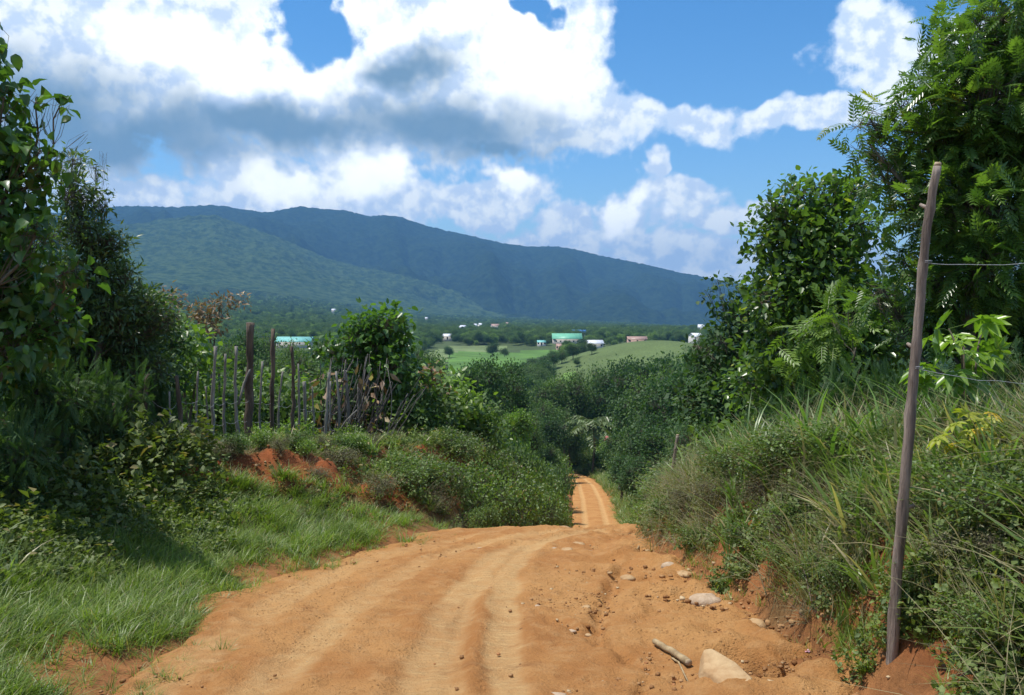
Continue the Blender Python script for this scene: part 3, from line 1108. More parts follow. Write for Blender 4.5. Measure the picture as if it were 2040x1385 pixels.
# ------------------------------------------------------------------ mountain
def mountain():
    rp = [(-1400, 520), (-800, 480), (-300, 448), (0, 432), (140, 424), (200, 420), (235, 413), (290, 412), (350, 415), (420, 410), (450, 412), (490, 420), (540, 425), (575, 418), (600, 413), (640, 418), (690, 421), (740, 433),
          (770, 431), (800, 434), (850, 451), (900, 463), (1000, 485), (1050, 492), (1080, 493), (1110, 492), (1150, 499), (1200, 511), (1300, 532), (1380, 550), (1450, 562), (1600, 590), (1800, 612), (2400, 618), (3400, 612)]
    er = tab(*[(p, (620 - y) / 1698) for p, y in rp])
    ps = np.concatenate([np.arange(-1400, -200, 40), np.arange(-200, 1800, 4.0), np.arange(1800, 3400, 40)])
    rs = np.concatenate([np.linspace(2500, 5400, 150), np.linspace(5450, 7200, 26)])
    P, Rr = np.meshgrid(ps, rs)
    az = np.arctan((P - 1020) / 1698)
    X, Y = Rr * np.sin(az), Rr * np.cos(az)
    zb = valley(X, Y)
    D0, D1 = 2700.0, 5300.0
    t = np.clip((Rr - D0) / (D1 - D0), 0, 1)
    flat = Rr * np.cos(az)
    top = 1.6 + er(P) * D1 * np.cos(az) / np.cos(az)
    top = CAMZ + er(P) * D1 * np.cos(az)
    foot = CAMZ + _ea(P) * D0 - 12
    prof = t ** 1.25 * .55 + sstep(0, 1, t) * .45
    # ravines run down from the crest
    rav = np.abs(fbm(P / 90 + t * .7, t * 1.4, 3, 81)) * 2
    rav2 = fbm(X / 420, Y / 420, 4, 83)
    hgt = (top - foot)
    z = foot + hgt * prof - hgt * .17 * (1 - rav) * np.sin(np.pi * np.clip(t, 0, 1)) + rav2 * 110 * np.sin(np.pi * t)
    # the spur that comes forward from the left and runs down to the right
    sp = tab((-300, 470), (150, 470), (300, 448), (380, 436), (430, 434), (470, 450), (560, 480), (660, 520), (800, 556), (950, 596), (1040, 620), (1150, 648), (1300, 662))
    Ds = 4000.0
    s_top = CAMZ + (620 - sp(P)) / 1698 * Ds * np.cos(az)
    wdt = np.where(Rr < Ds, 950.0, 420.0)
    sw = np.exp(-((Rr - Ds) / wdt) ** 2)
    zs = foot - 20 + (s_top - foot + 20) * sw + rav2 * 110 * sw * sstep(0, .6, np.abs(Rr - Ds) / wdt)
    spur = zs > z
    z = np.maximum(z, zs)
    tree_b = vnoise(X / 16, Y / 16, 91) * 13 + vnoise(X / 7, Y / 7, 92) * 5
    z = z + tree_b * sstep(.02, .2, t)
    z = np.where(Rr > 5400, z - (Rr - 5400) * .35, z)
    z = np.where(Rr < 2560, zb - 30, z)
    V = np.stack([X, Y, z], -1).reshape(-1, 3)
    n = len(ps)
    i = np.arange(len(rs) - 1)[:, None] * n
    j = np.arange(n - 1)[None]
    F = np.stack([i + j, i + j + 1, i + n + j + 1, i + n + j], -1).reshape(-1, 4)
    me = raw_mesh('mountain', V, F, True)
    sc = spur * .75 + sstep(.25, .0, t) * .55 + fbm(X / 500, Y / 500, 3, 95) * .3  # spur coloured as sunlit against the cloud-shadowed ridge, plus paler foot and random patches
    set_attr(me, 'sunlit_scrub', np.clip(sc, 0, 1))
    me.materials.append(M['mountain'])
    tag(link('mountain', me), 'long forested mountain ridge with a paler spur in front', kind='structure')
    return V


MV = mountain()


# ------------------------------------------------------------------ haze: the valley air
def haze():
    x0, x1, y0, y1, z0, z1 = -9200, 9200, -9200, 9200, float(min(GV[:, 2].min(), MV[:, 2].min())) - 1.0, float(max(GV[:, 2].max(), MV[:, 2].max())) + 8.0
    v = [(x, y, z) for z in (z0, z1) for y in (y0, y1) for x in (x0, x1)]
    f = [(0, 2, 3, 1), (4, 5, 7, 6), (0, 1, 5, 4), (1, 3, 7, 5), (3, 2, 6, 7), (2, 0, 4, 6)]
    me = bpy.data.meshes.new('haze')
    me.from_pydata(v, [], f)
    m = bpy.data.materials.new('valley_air')
    m.use_nodes = True
    t = NT(m.node_tree)
    t.n.clear()
    o = t.node('ShaderNodeOutputMaterial')
    p = t.node('ShaderNodeVolumePrincipled')
    p.inputs['Color'].default_value = (.20, .47, .86, 1)
    p.inputs['Density'].default_value = HAZE
    p.inputs['Anisotropy'].default_value = 0.0
    t.link(p.outputs[0], o.inputs['Volume'])
    me.materials.append(m)
    tag(link('haze', me), 'thin blue air over the valley', kind='stuff')


HAZE = 1.35e-4
haze()


# ------------------------------------------------------------------ grass, weeds and shrubs
def blade_mesh(mb, n, spread, length, width, lean=.35, curve=.5, lv=5, tint=None):
    a = rng.random(n) * 6.283
    rb = spread * np.sqrt(rng.random(n))
    base = np.stack([np.cos(a) * rb, np.sin(a) * rb, np.full(n, -.03)], -1)
    az = a + rng.normal(size=n) * .9
    L = length * (.55 + .6 * rng.random(n))
    le = lean * (.3 + rng.random(n) * 1.1)
    cu = curve * (.3 + rng.random(n) * 1.1)
    h = np.stack([np.cos(az), np.sin(az), np.zeros(n)], -1)
    side = np.stack([-np.sin(az), np.cos(az), np.zeros(n)], -1)
    t = np.linspace(0, 1, lv)
    prof = np.array([.55, 1.0, .85, .5, .04]) if lv == 5 else np.linspace(1, .05, lv)
    hor = L[:, None] * (le[:, None] * t + cu[:, None] * t ** 2.2)
    ver = L[:, None] * (t - .38 * cu[:, None] * t ** 2.6)
    c = base[:, None] + h[:, None] * hor[..., None]
    c[..., 2] += ver
    w = width * (.7 + .6 * rng.random(n))[:, None] * prof[None]
    v = np.stack([c - side[:, None] * w[..., None], c + side[:, None] * w[..., None]], 2)   # n, lv, 2, 3
    k = lv * 2
    q = np.array([[2 * i, 2 * i + 1, 2 * i + 3, 2 * i + 2] for i in range(lv - 1)])
    f = (np.arange(n) * k)[:, None, None] + q[None]
    tt = rng.random(n) if tint is None else np.full(n, tint)
    mb.add(v.reshape(-1, 3), f.reshape(-1, 4), np.repeat(tt, k))


def grass_thing(name, label, cat, mat, n, spread, length, width, lean, curve, group=None, lv=5):
    mb = MB()
    blade_mesh(mb, n, spread, length, width, lean, curve, lv)
    o = mb.build(name, mat)
    return tag(o, label, cat, group)


def weed_thing(name, label, mat, stems, leaves, height, spread, lsize, tpl=LEAF, creep=.5, cat='weed', group=None):
    root = empty(name, (0, 0, 0), label, cat, group)
    sm, lm = MB(), MB()
    for s in range(stems):
        a = rng.random() * 6.283
        d = np.array([math.cos(a), math.sin(a), 0])
        L = height * (.5 + .7 * rng.random())
        tip = d * spread * (.2 + .8 * rng.random()) + np.array([0, 0, L * (1 - creep * .5 * rng.random())])
        p = bend(d * .03 - np.array([0, 0, .04]), tip, 5, .12, .04)
        tube(sm, p, np.linspace(.006, .002, 5), 3, False)
        k = leaves
        u = .15 + .85 * rng.random(k)
        pos = np.stack([np.interp(u * 4, np.arange(5), p[:, i]) for i in range(3)], -1)
        dirs = rng.normal(size=(k, 3)) * np.array([1, 1, .45]) + np.array([0, 0, .25])
        put_leaves(lm, tpl, pos, dirs, lsize * (.6 + .7 * rng.random(k)), np.clip(rng.random(k) * .7 + .3 * rng.random(), 0, 1), 1.2)
    sm.build('stems', 'twig', root)
    lm.build('foliage', mat, root)
    return root


def joined_copy(root):
    """geometry of a small plant's foliage part, the source for its scattered kin"""
    return [c for c in root.children if c.name.startswith(('foliage', 'crown'))][0] if root.type == 'EMPTY' else root


def scatter(name, label, pts, scale, sources, tilt=.2, kind='stuff', realize=True):
    """many small plants as one uncountable mass: points carrying rotation, scale and which plant to use"""
    n = len(pts)
    me = bpy.data.meshes.new(name)
    me.vertices.add(n)
    me.vertices.foreach_set('co', np.asarray(pts, np.float32).ravel())
    rot = np.stack([rng.normal(size=n) * tilt, rng.normal(size=n) * tilt, rng.random(n) * 6.283], -1)
    set_attr(me, 'rot', rot, 'FLOAT_VECTOR')
    set_attr(me, 'sca', scale)
    set_attr(me, 'pick', rng.integers(0, len(sources), n))
    me.update()
    o = link(name, me)
    tag(o, label, kind=kind)
    g = bpy.data.node_groups.new(name + '_scatter', 'GeometryNodeTree')
    g.interface.new_socket('Geometry', in_out='INPUT', socket_type='NodeSocketGeometry')
    g.interface.new_socket('Geometry', in_out='OUTPUT', socket_type='NodeSocketGeometry')
    gi, go = g.nodes.new('NodeGroupInput'), g.nodes.new('NodeGroupOutput')
    iop = g.nodes.new('GeometryNodeInstanceOnPoints')
    join = g.nodes.new('GeometryNodeJoinGeometry')
    for s in reversed(sources):
        oi = g.nodes.new('GeometryNodeObjectInfo')
        oi.transform_space = 'ORIGINAL'
        oi.inputs['Object'].default_value = s
        oi.inputs['As Instance'].default_value = True
        g.links.new(oi.outputs['Geometry'], join.inputs[0])

    def attr(nm, ty):
        a = g.nodes.new('GeometryNodeInputNamedAttribute')
        a.data_type = ty
        a.inputs['Name'].default_value = nm
        return a.outputs['Attribute']
    g.links.new(gi.outputs[0], iop.inputs['Points'])
    g.links.new(join.outputs[0], iop.inputs['Instance'])
    iop.inputs['Pick Instance'].default_value = True
    g.links.new(attr('pick', 'FLOAT'), iop.inputs['Instance Index'])
    e2r = g.nodes.new('FunctionNodeEulerToRotation')
    g.links.new(attr('rot', 'FLOAT_VECTOR'), e2r.inputs[0])
    g.links.new(e2r.outputs[0], iop.inputs['Rotation'])
    g.links.new(attr('sca', 'FLOAT'), iop.inputs['Scale'])
    if realize:
        rl = g.nodes.new('GeometryNodeRealizeInstances')
        g.links.new(iop.outputs[0], rl.inputs[0])
        g.links.new(rl.outputs[0], go.inputs[0])
    else:
        g.links.new(iop.outputs[0], go.inputs[0])
    md = o.modifiers.new('scatter', 'NODES')
    md.node_group = g
    return o


def area_points(n, x0, x1, y0, y1, mask, near=False):
    """random ground points; mask(x, y) gives the chance of growing there"""
    X, Y = [], []
    tot = 0
    for _ in range(60):
        m = n * 4
        if near:
            y = y0 * (y1 / y0) ** rng.random(m)
        else:
            y = y0 + (y1 - y0) * rng.random(m)
        x = x0 + (x1 - x0) * rng.random(m)
        k = (rng.random(m) < mask(x, y)) & (np.abs(x) < .66 * y + 1.2)
        X.append(x[k])
        Y.append(y[k])
        tot += int(k.sum())
        if tot >= n:
            break
    x, y = np.concatenate(X)[:n], np.concatenate(Y)[:n]
    return np.stack([x, y, H(x, y, False)], -1)


def left_u(x, y):
    yy = np.clip(y, -60, 160)
    return RC(yy) - RW(yy) - x


def right_u(x, y):
    yy = np.clip(y, -60, 160)
    return x - RC(yy) - RW(yy)


def left_bank(x, y):
    yy = np.clip(y, -60, 160)
    f = np.minimum(FL(yy), RC(yy) - RW(yy) - .05)
    return (f - x) / np.maximum(f - CL(yy), .35)


def right_bank(x, y):
    yy = np.clip(y, -60, 160)
    f = np.maximum(FR(yy), RC(yy) + RW(yy) + .05)
    return (x - f) / np.maximum(CR(yy) - f, .6)


def ground_at(px, py, rmin=0):
    return hit(px, py, rmin)


# individual tufts that stand apart, also the kin of the scattered cover
tufts = []
for i, (px, py, lab) in enumerate([(470, 1195, 'low green grass tuft creeping onto the left edge of the dirt road'),
                                   (345, 1255, 'bushy green grass tuft at the corner of the verge beside the dirt road'),
                                   (640, 1130, 'small grass tuft where the verge thins out by the bare earth')]):
    o = grass_thing('grass_tuft', lab, 'grass', 'grass', 28, .09, .17, .0048, .55, .7, None, 4)
    o.location = hit(px, py)
    tufts.append(o)
tall = []
for i, (px, py, rm, lab) in enumerate([(1480, 1105, 4, 'arching clump of broad bladed grass on the right bank below the dry grass'),
                                       (1690, 1000, 5, 'tall arching grass clump leaning out beside the bamboo pole'),
                                       (1610, 880, 6, 'tall upright grass clump crowning the right bank')]):
    o = grass_thing('tall_grass_clump', lab, 'grass', 'tallgrass', 26, .17, .56, .0135, .26, .60)
    o.location = hit(px, py, rm)
    tall.append(o)
dry = []
for i, (px, py, rm, lab) in enumerate([(1950, 1030, 4, 'dead grey brown grass clump hanging over the right bank'),
                                       (1400, 985, 6, 'faded straw coloured grass clump high on the right bank')]):
    o = grass_thing('dry_grass_clump', lab, 'grass', 'drygrass', 44, .18, .50, .0036, .55, .8, None, 4)
    o.location = hit(px, py, rm)
    dry.append(o)
weeds = []
for i, (px, py, rm, lab, st, lv, h, sp, ls) in enumerate([
        (1640, 1180, 3, 'low leafy weed with small round leaves on the right bank', 8, 11, .20, .17, .036),
        (1900, 1330, 2, 'spreading leafy weed at the foot of the bamboo pole bank', 8, 11, .15, .20, .032),
        (200, 1150, 3, 'broad leaved weed in the shaded grass of the left verge', 8, 9, .22, .18, .046)]):
    o = weed_thing('weed', lab, 'weed', st, lv, h, sp, ls, WEEDLEAF)
    o.location = hit(px, py, rm)
    weeds.append(o)

n_ = lambda x, y, s, k: fbm(x * s, y * s, 3, k)
BARE = [(hit(558, 965), .45), (hit(520, 935), .25), (hit(585, 1000), .30), (hit(650, 985), .25), (hit(720, 1005), .25), (hit(790, 1015), .2), (hit(470, 950), .18)]       # raw red earth showing in the left bank


def bare(x, y):
    k = 1.0
    for c, r in BARE:
        r = r * 1.45
        k = k * (1 - np.exp(-((x - c.x) / r) ** 2 - ((y - c.y) / (r * 1.6)) ** 2))
    return k ** 2


def polebase(x, y):
    return 1.0 - 1.0 * (np.exp(-((x - 1.95) / .34) ** 2 - ((y - 4.35) / .42) ** 2) > .35)


P = area_points(5200, -7, -.3, 2.4, 13.5, lambda x, y: sstep(-.05, .55, left_u(x, y) + n_(x, y, 1.6, 101) * .8) * (left_bank(x, y) < .35) * sstep(13.0, 10.0, y), True)
scatter('verge_grass', 'short green grass covering the left verge of the road', P, (.5 + .7 * rng.random(len(P))) * (1 + .5 * sstep(1.0, 2.5, left_u(P[:, 0], P[:, 1]))), tufts, realize=False)
P = area_points(330, -5, -.3, 2.6, 12.5, lambda x, y: sstep(-.55, .1, left_u(x, y) + n_(x, y, 2.4, 131) * .7) * (left_u(x, y) < .25), True)
scatter('edge_grass', 'sparse grass sprigs straying from the left verge onto the red road edge', P, .22 + .4 * rng.random(len(P)), tufts)
P = area_points(900, -7, -.6, 2.4, 11.5, lambda x, y: sstep(.7, 1.9, left_u(x, y) + n_(x, y, 1.2, 103) * 1.2) * (left_bank(x, y) < .7) * bare(x, y), True)
scatter('verge_weeds', 'leafy weeds growing through the grass of the left verge', P, (.7 + .8 * rng.random(len(P))) * (1 + .9 * sstep(1.4, 2.6, left_u(P[:, 0], P[:, 1]))), [joined_copy(w) for w in weeds])
P = area_points(560, -10, 0, 2.8, 26, lambda x, y: np.maximum(.8 * sstep(1.5, 2.6, left_u(x, y) + n_(x, y, 1.1, 133) * .8) * (y < 7.5), sstep(.15, .6, left_bank(x, y) + n_(x, y, .9, 104) * .5) * (left_u(x, y) > .5) * (left_bank(x, y) < 4) * bare(x, y)), True)
scatter('bank_grass', 'long grass along the top of the left bank and fence', P, (.22 + .4 * rng.random(len(P)) ** 1.5) * (1 + .8 * sstep(8.5, 5, P[:, 1])), tall)
P = area_points(1500, -6, 1, 5, 26, lambda x, y: sstep(-.1, .25, left_bank(x, y) + n_(x, y, 1.3, 105) * .45) * (left_bank(x, y) < 1.6) * bare(x, y) * (.25 + .75 * sstep(-.1, .15, n_(x, y, 1.1, 141))), True)
scatter('bank_creepers', 'leafy creepers hanging down the red left bank', P, .7 + .7 * rng.random(len(P)), [joined_copy(w) for w in weeds], .5)
P = area_points(520, -5, 1, 9, 30, lambda x, y: sstep(-.15, .1, left_bank(x, y) + n_(x, y, 1.3, 115) * .5) * (left_bank(x, y) < 1.1) * bare(x, y), True)
scatter('bank_dry_grass', 'straw coloured grass at the foot and lip of the left bank', P, .22 + .4 * rng.random(len(P)), dry, .3)

P = area_points(2300, 1.3, 7, 3, 14, lambda x, y: polebase(x, y) * (.12 + .88 * sstep(-.12, .12, n_(x, y, 2.2, 146))) * sstep(.02, .22, right_bank(x, y) + n_(x, y, 1.5, 106) * .6) * sstep(1.6, .9, right_bank(x, y)), True)
scatter('right_bank_weeds', 'small leafy weeds matting the lower right bank', P, .6 + .7 * rng.random(len(P)), [joined_copy(w) for w in weeds[:2]], .45)
P = area_points(780, 1.6, 9, 3, 22, lambda x, y: polebase(x, y) * sstep(.30, .8, right_bank(x, y) + n_(x, y, .8, 107) * .9) * (right_bank(x, y) < 2.6), True)
scatter('right_bank_grass', 'tall green grass over the top of the right bank', P, .45 + .6 * rng.random(len(P)), tall, .22)
P = area_points(620, 1.5, 8, 3, 20, lambda x, y: polebase(x, y) * sstep(.05, .6, right_bank(x, y) + n_(x, y, 1.0, 108) * 1.0) * sstep(1.7, 1.0, right_bank(x, y)), True)
scatter('right_bank_dry_grass', 'dry straw and dead stems through the right bank', P, .4 + .65 * rng.random(len(P)), dry, .45)
P = area_points(300, 1.2, 3.4, 3.4, 11, lambda x, y: sstep(.0, .3, right_u(x, y) + n_(x, y, 1.8, 109) * .5) * (right_bank(x, y) < .25), True)
scatter('right_edge_grass', 'short sparse grass along the right edge of the road', P, .35 + .5 * rng.random(len(P)), tufts)
for (px, py, s, lab) in [(735, 905, .75, 'yellowish feathery grass clump on the lip of the left bank below the stick heap'),
                         (785, 900, .55, 'pale grass clump on the left bank beside the hedge')]:
    c = tall[2].copy()
    COL.objects.link(c)
    h = hit(px, py, 10.5)
    c.location = h
    c.scale = (s, s, s)
    c.rotation_euler = (0, 0, rng.random() * 6)
    c['label'] = lab


# broad bladed cane grass crowning the right bank
canes = []
for i in range(3):
    mb = MB()
    blade_mesh(mb, 26, .14, .95, .017, .22, .75, 5)
    canes.append(mb)
canes = [m_.mesh('cane_clump', 'cane') for m_ in canes]
for i, (px, py, s) in enumerate([(1500, 935, .8), (1560, 900, .95), (1620, 915, .9), (1650, 870, 1.0), (1700, 900, 1.0), (1740, 860, 1.05), (1600, 960, .7), (1680, 960, .8), (1760, 930, .9), (1820, 880, .9), (1870, 900, .8),
                                 (1540, 975, .6), (1470, 1010, .6), (1475, 1085, .55), (1640, 1040, .6), (1450, 950, .7), (1720, 1000, .6), (2000, 980, .6), (1930, 930, .7)]):
    o = link('cane_clump', canes[i % 3])
    o.location = hit(px, py, 4.0)
    o.scale = (s, s, s)
    o.rotation_euler = (rng.normal() * .1, rng.normal() * .1, rng.random() * 6.28)
    tag(o, 'arching cane grass clump ' + ('low on the face of the right bank' if py >= 960 else 'crowning the right bank short of the bamboo pole' if px < 1800 else 'crowning the right bank behind the bamboo pole'), 'cane', 'cane grass on the right bank')


# ------------------------------------------------------------------ shrubs and hedges
def dome_blobs(n, r, h, br):
    out = []
    for i in range(n):
        a = rng.random() * 6.283
        q = r * math.sqrt(rng.random()) * .8
        out.append((math.cos(a) * q, math.sin(a) * q, h * (.35 + .65 * rng.random()) * (1 - .35 * q / r), br * (.75 + .5 * rng.random())))
    return out


def place(proto_used, proto, loc, rz, sc, label=None, group=None):
    """first use moves the prototype itself, later uses copy it"""
    if not proto_used[0]:
        proto_used[0] = True
        proto.location = loc
        proto.rotation_euler = (0, 0, rz)
        proto.scale = sc if isinstance(sc, tuple) else (sc, sc, sc)
        if label:
            proto['label'] = label
        if group:
            proto['group'] = group
        return proto
    return copy_tree(proto, loc, rz, sc, label, group)


class Kind:
    def __init__(self, proto, cat, height, radius):
        self.p, self.u, self.cat, self.h, self.r = proto, [False], cat, height, radius
        proto['category'] = cat

    def put(self, loc, sc, label, group, rz=None):
        return place(self.u, self.p, loc, rng.random() * 6.283 if rz is None else rz, sc, label, group)


shrubA = Kind(tree('shrub', '', 'shrub', (0, 0, 0), dome_blobs(9, .62, .85, .30), LEAF, .062, 2600, 'hedge', .02, ends=150, cluster=.30, stems=4, bark='twig'), 'shrub', 1.1, .8)
shrubB = Kind(tree('shrub', '', 'shrub', (0, 0, 0), dome_blobs(8, .55, .95, .28), LEAF, .085, 1500, 'midleaf', .022, ends=110, cluster=.32, stems=4, bark='twig'), 'shrub', 1.2, .75)
shrubC = Kind(tree('shrub', '', 'shrub', (0, 0, 0), dome_blobs(7, .5, .75, .26), SLIM, .060, 1900, 'olive', .016, ends=160, cluster=.35, stems=5, bark='twig'), 'shrub', .95, .7)
shrubD = Kind(tree('shrub', '', 'shrub', (0, 0, 0), dome_blobs(8, .5, 1.05, .27), LEAF, .085, 1300, 'limeleaf', .02, ends=100, cluster=.33, stems=3, bark='twig'), 'shrub', 1.2, .7)
shrubE = Kind(tree('shrub', '', 'shrub', (0, 0, 0), dome_blobs(8, .6, 1.0, .30), PINNATE, .22, 620, 'darkleaf', .025, ends=90, cluster=.35, stems=3, droop=.05, up=1.3, bark='twig'), 'shrub', 1.2, .8)


def put_shrub(kind, px, py, rp, depth, label, group, zoff=0.0):
    """shrub whose crown centre shows at the pixel; it stands on the ground at that depth"""
    c = at(px, py, depth)
    r = rp / FPX * depth
    g = Hf(c.x, c.y)
    s = r / kind.r
    hgt = max(.7 * s, min(2.2 * s, (c.z - g + r * .85) / kind.h))
    return kind.put((c.x, c.y, g - .03), (s, s, hgt), label, group)


GH = 'shrubs hedging the left bank'
for (k, px, py, rp, d) in [(shrubA, 800, 960, 70, 12.8), (shrubA, 880, 955, 85, 13.6), (shrubA, 950, 975, 85, 14.4), (shrubA, 1010, 990, 75, 15.4),
                           (shrubA, 1065, 1005, 60, 17), (shrubA, 905, 900, 65, 15.5), (shrubA, 1000, 930, 70, 18), (shrubA, 1070, 950, 60, 20), (shrubA, 1110, 995, 45, 20),
                           (shrubA, 960, 1020, 40, 13.2), (shrubA, 1120, 1025, 32, 19)]:
    put_shrub(k, px, py, rp, d, 'small leaved green shrub in the hedge on the left bank above the road', GH)
for (px, py, rp, d) in [(690, 930, 60, 12.5), (750, 975, 55, 11.9), (640, 960, 40, 11.6), (1035, 985, 45, 16), (870, 1000, 40, 12.8), (1075, 985, 40, 19)]:
    put_shrub(shrubC, px, py, rp, d, 'brownish olive shrub with thin leaves growing on the left bank', GH)
for (px, py, rp, d) in [(1000, 855, 55, 34), (1040, 850, 45, 40), (940, 850, 50, 30), (900, 830, 40, 27), (870, 800, 40, 24), (1050, 900, 50, 28), (1090, 930, 45, 30), (960, 880, 50, 24), (1110, 900, 40, 45), (840, 760, 35, 26)]:
    put_shrub(shrubB, px, py, rp, d, 'broad leaved green bush on the slope behind the left hedge', 'bushes behind the hedge')
for (px, py, rp, d) in [(1030, 830, 45, 48), (700, 870, 45, 16), (590, 850, 40, 15), (520, 860, 35, 14), (640, 840, 40, 17.5), (560, 790, 35, 18), (460, 830, 30, 15), (665, 800, 30, 18.5), (790, 840, 30, 19)]:
    put_shrub(shrubD, px, py, rp, d, 'light green leafy bush growing among the fence posts', 'bushes at the fence')
for (px, py, rp, d) in [(1420, 860, 60, 17), (1480, 850, 60, 15), (1540, 830, 60, 13), (1390, 910, 50, 16), (1350, 960, 50, 17), (1310, 985, 45, 19), (1290, 1030, 35, 17), (1440, 800, 60, 19)]:
    put_shrub(shrubB, px, py, rp, d, 'grey green broad leaved bush where the right bank meets the trees', 'bushes behind the right bank')
for (px, py, rp, d) in [(1285, 1010, 35, 15.5), (1330, 1000, 35, 14.5), (1300, 1050, 28, 13.5), (1260, 1040, 25, 18)]:
    put_shrub(shrubD, px, py, rp, d, 'bright green bush around the short pole at the right of the road', 'bushes at the short pole')
for (px, py, rp, d) in [(1700, 760, 70, 9), (1780, 740, 60, 8.5), (1620, 770, 60, 10.5), (1560, 790, 50, 12), (1850, 780, 60, 7.6), (1990, 720, 80, 7.4), (1720, 690, 60, 11), (1960, 800, 60, 7)]:
    put_shrub(shrubE, px, py, rp, d, 'dark shrub with feathered compound leaves under the right trees', 'undershrubs of the right trees')
for (px, py, rp, d) in [(40, 800, 80, 7.8), (130, 760, 80, 9.2), (230, 760, 70, 10), (290, 700, 60, 11.5), (80, 680, 80, 9.5), (190, 820, 50, 9.5), (330, 790, 40, 12)]:
    put_shrub(shrubE, px, py, rp, d, 'dark feathery shrub in the shade behind the left fence', 'undershrubs of the left trees')
for (px, py, rp, d) in [(250, 850, 50, 10.2), (320, 850, 45, 11), (180, 865, 45, 9.6), (90, 880, 50, 8.8), (300, 800, 35, 12), (390, 850, 40, 12.5)]:
    put_shrub(shrubC, px, py, rp, d, 'grey twiggy brush tangled in the left fence', 'brush in the left fence')

for (k, px, py, s) in [(shrubC, 1900, 1120, .42), (shrubC, 1960, 1060, .5), (shrubC, 1840, 1060, .4), (shrubC, 1520, 1010, .5), (shrubC, 1440, 1000, .5), (shrubC, 1380, 1010, .5), (shrubC, 1700, 1090, .36), (shrubC, 2010, 1150, .4), (shrubC, 1600, 1000, .45)]:
    h = hit(px, py, 3.5)
    k.put((h.x, h.y, h.z - .05), (s, s, s * .8), 'tangled olive brown shrub among the grass of the right bank', 'tangled shrubs on the right bank')
for (px, py, s) in [(1470, 950, .5), (1540, 940, .55), (1600, 930, .6), (1780, 960, .55), (1860, 970, .5), (1940, 1000, .5), (1420, 930, .5), (1690, 930, .5), (2020, 1040, .45), (1750, 1060, .4), (1340, 1040, .4), (1590, 1050, .4), (1560, 1120, .30), (1620, 1090, .36), (1700, 1180, .28), (1840, 1180, .3), (1930, 1220, .3), (1500, 1090, .32), (1390, 1080, .34), (1650, 1140, .3), (1990, 1260, .28)]:
    h = hit(px, py, 3.5)
    shrubA.put((h.x, h.y, h.z - .04), (s, s, s * .8), 'low dense green shrub ' + ('among the cane grass high on the right bank' if py < 980 else 'on the bank face beside the bamboo pole' if px > 1680 else 'on the lower face of the right bank'), 'low shrubs on the right bank')

for (k, px, py, s) in [(shrubD, 520, 880, .30), (shrubC, 560, 885, .34), (shrubD, 610, 895, .28), (shrubC, 650, 885, .36), (shrubB, 690, 890, .30), (shrubC, 740, 880, .34), (shrubB, 470, 890, .34), (shrubC, 410, 905, .4), (shrubD, 370, 915, .3), (shrubC, 440, 900, .36), (shrubB, 590, 880, .3), (shrubD, 710, 885, .32)]:
    h = hit(px, py + 14, 9.0)
    k.put((h.x, h.y, h.z - .04), (s, s, s), {id(shrubD): 'light green sprig of bush tangled between the fence posts', id(shrubC): 'dry twiggy bush tangled between the fence posts', id(shrubB): 'broad leaved bush tangled between the fence posts'}[id(k)], 'thicket between the fence posts')

# ------------------------------------------------------------------ the large near trees
b = at(-40, 900, 8.2)
tree('broadleaf_tree', 'broad leaved tree with drooping heart shaped leaves and some yellow ones, at the left fence', 'tree', (b.x, b.y, Hf(b.x, b.y)),
     pblobs([(-30, 70, 45, 8), (8, 190, 40, 8.1), (70, 205, 38, 8.1), (122, 205, 32, 8.1), (-40, 180, 70, 8.2), (20, 285, 55, 8.1), (80, 300, 42, 8), (60, 370, 52, 8.1), (-30, 330, 80, 8.3),
             (168, 268, 12, 8.1), (0, 430, 70, 8.2), (70, 470, 58, 8), (125, 545, 52, 8), (20, 560, 80, 8.2), (-60, 500, 90, 8.5), (30, 660, 80, 8.4), (110, 640, 55, 8.3), (-40, 700, 90, 8.6)]),
     HEART, .115, 3200, 'broad', .09, ends=90, cluster=.30, droop=.6, n_parts=285, flat=.8, up=.8)
b = at(190, 900, 11)
tree('fine_leaved_tree', 'fine leaved dark tree with wispy top, left of the mountain view', 'tree', (b.x, b.y, Hf(b.x, b.y)),
     pblobs([(145, 320, 30, 11), (190, 335, 20, 11), (205, 305, 9, 11), (150, 385, 45, 11), (198, 400, 28, 11), (165, 460, 50, 11), (215, 480, 32, 11), (245, 485, 25, 11.2), (190, 540, 60, 11.2),
             (250, 550, 32, 11), (140, 600, 60, 11.4), (225, 620, 55, 11.1), (290, 610, 42, 11.3), (170, 690, 70, 11.6), (270, 680, 50, 11.4), (335, 640, 32, 11.6), (300, 730, 45, 11.5)]),
     SLIM, .10, 14000, 'feather', .06, ends=360, cluster=.26, droop=.1, flat=.8)
b = at(60, 880, 12.5)
tree('shade_tree', 'dark dense tree standing behind the broad leaved tree at the left', 'tree', (b.x, b.y, Hf(b.x, b.y)),
     pblobs([(30, 520, 90, 12.5), (110, 480, 70, 12.8), (60, 620, 100, 12.5), (160, 650, 80, 12.8), (20, 730, 100, 12.5), (120, 760, 90, 12.5), (230, 740, 70, 13), (-80, 600, 120, 12.5), (70, 420, 50, 12.8), (40, 840, 70, 12)]),
     LEAF, .11, 5600, 'darkleaf', .09, ends=260, cluster=.34)
b = at(290, 880, 13)
tree('leafy_tree', 'mid sized green tree stepping down from the left trees to the fence', 'tree', (b.x, b.y, Hf(b.x, b.y)),
     pblobs([(270, 590, 40, 13), (310, 620, 40, 13), (250, 640, 50, 13), (300, 680, 55, 13), (350, 680, 35, 13.2), (250, 720, 60, 13), (320, 740, 50, 13), (220, 780, 50, 13), (290, 800, 50, 13)]),
     LEAF, .09, 5200, 'darkleaf', .06, ends=170, cluster=.28, stems=2)
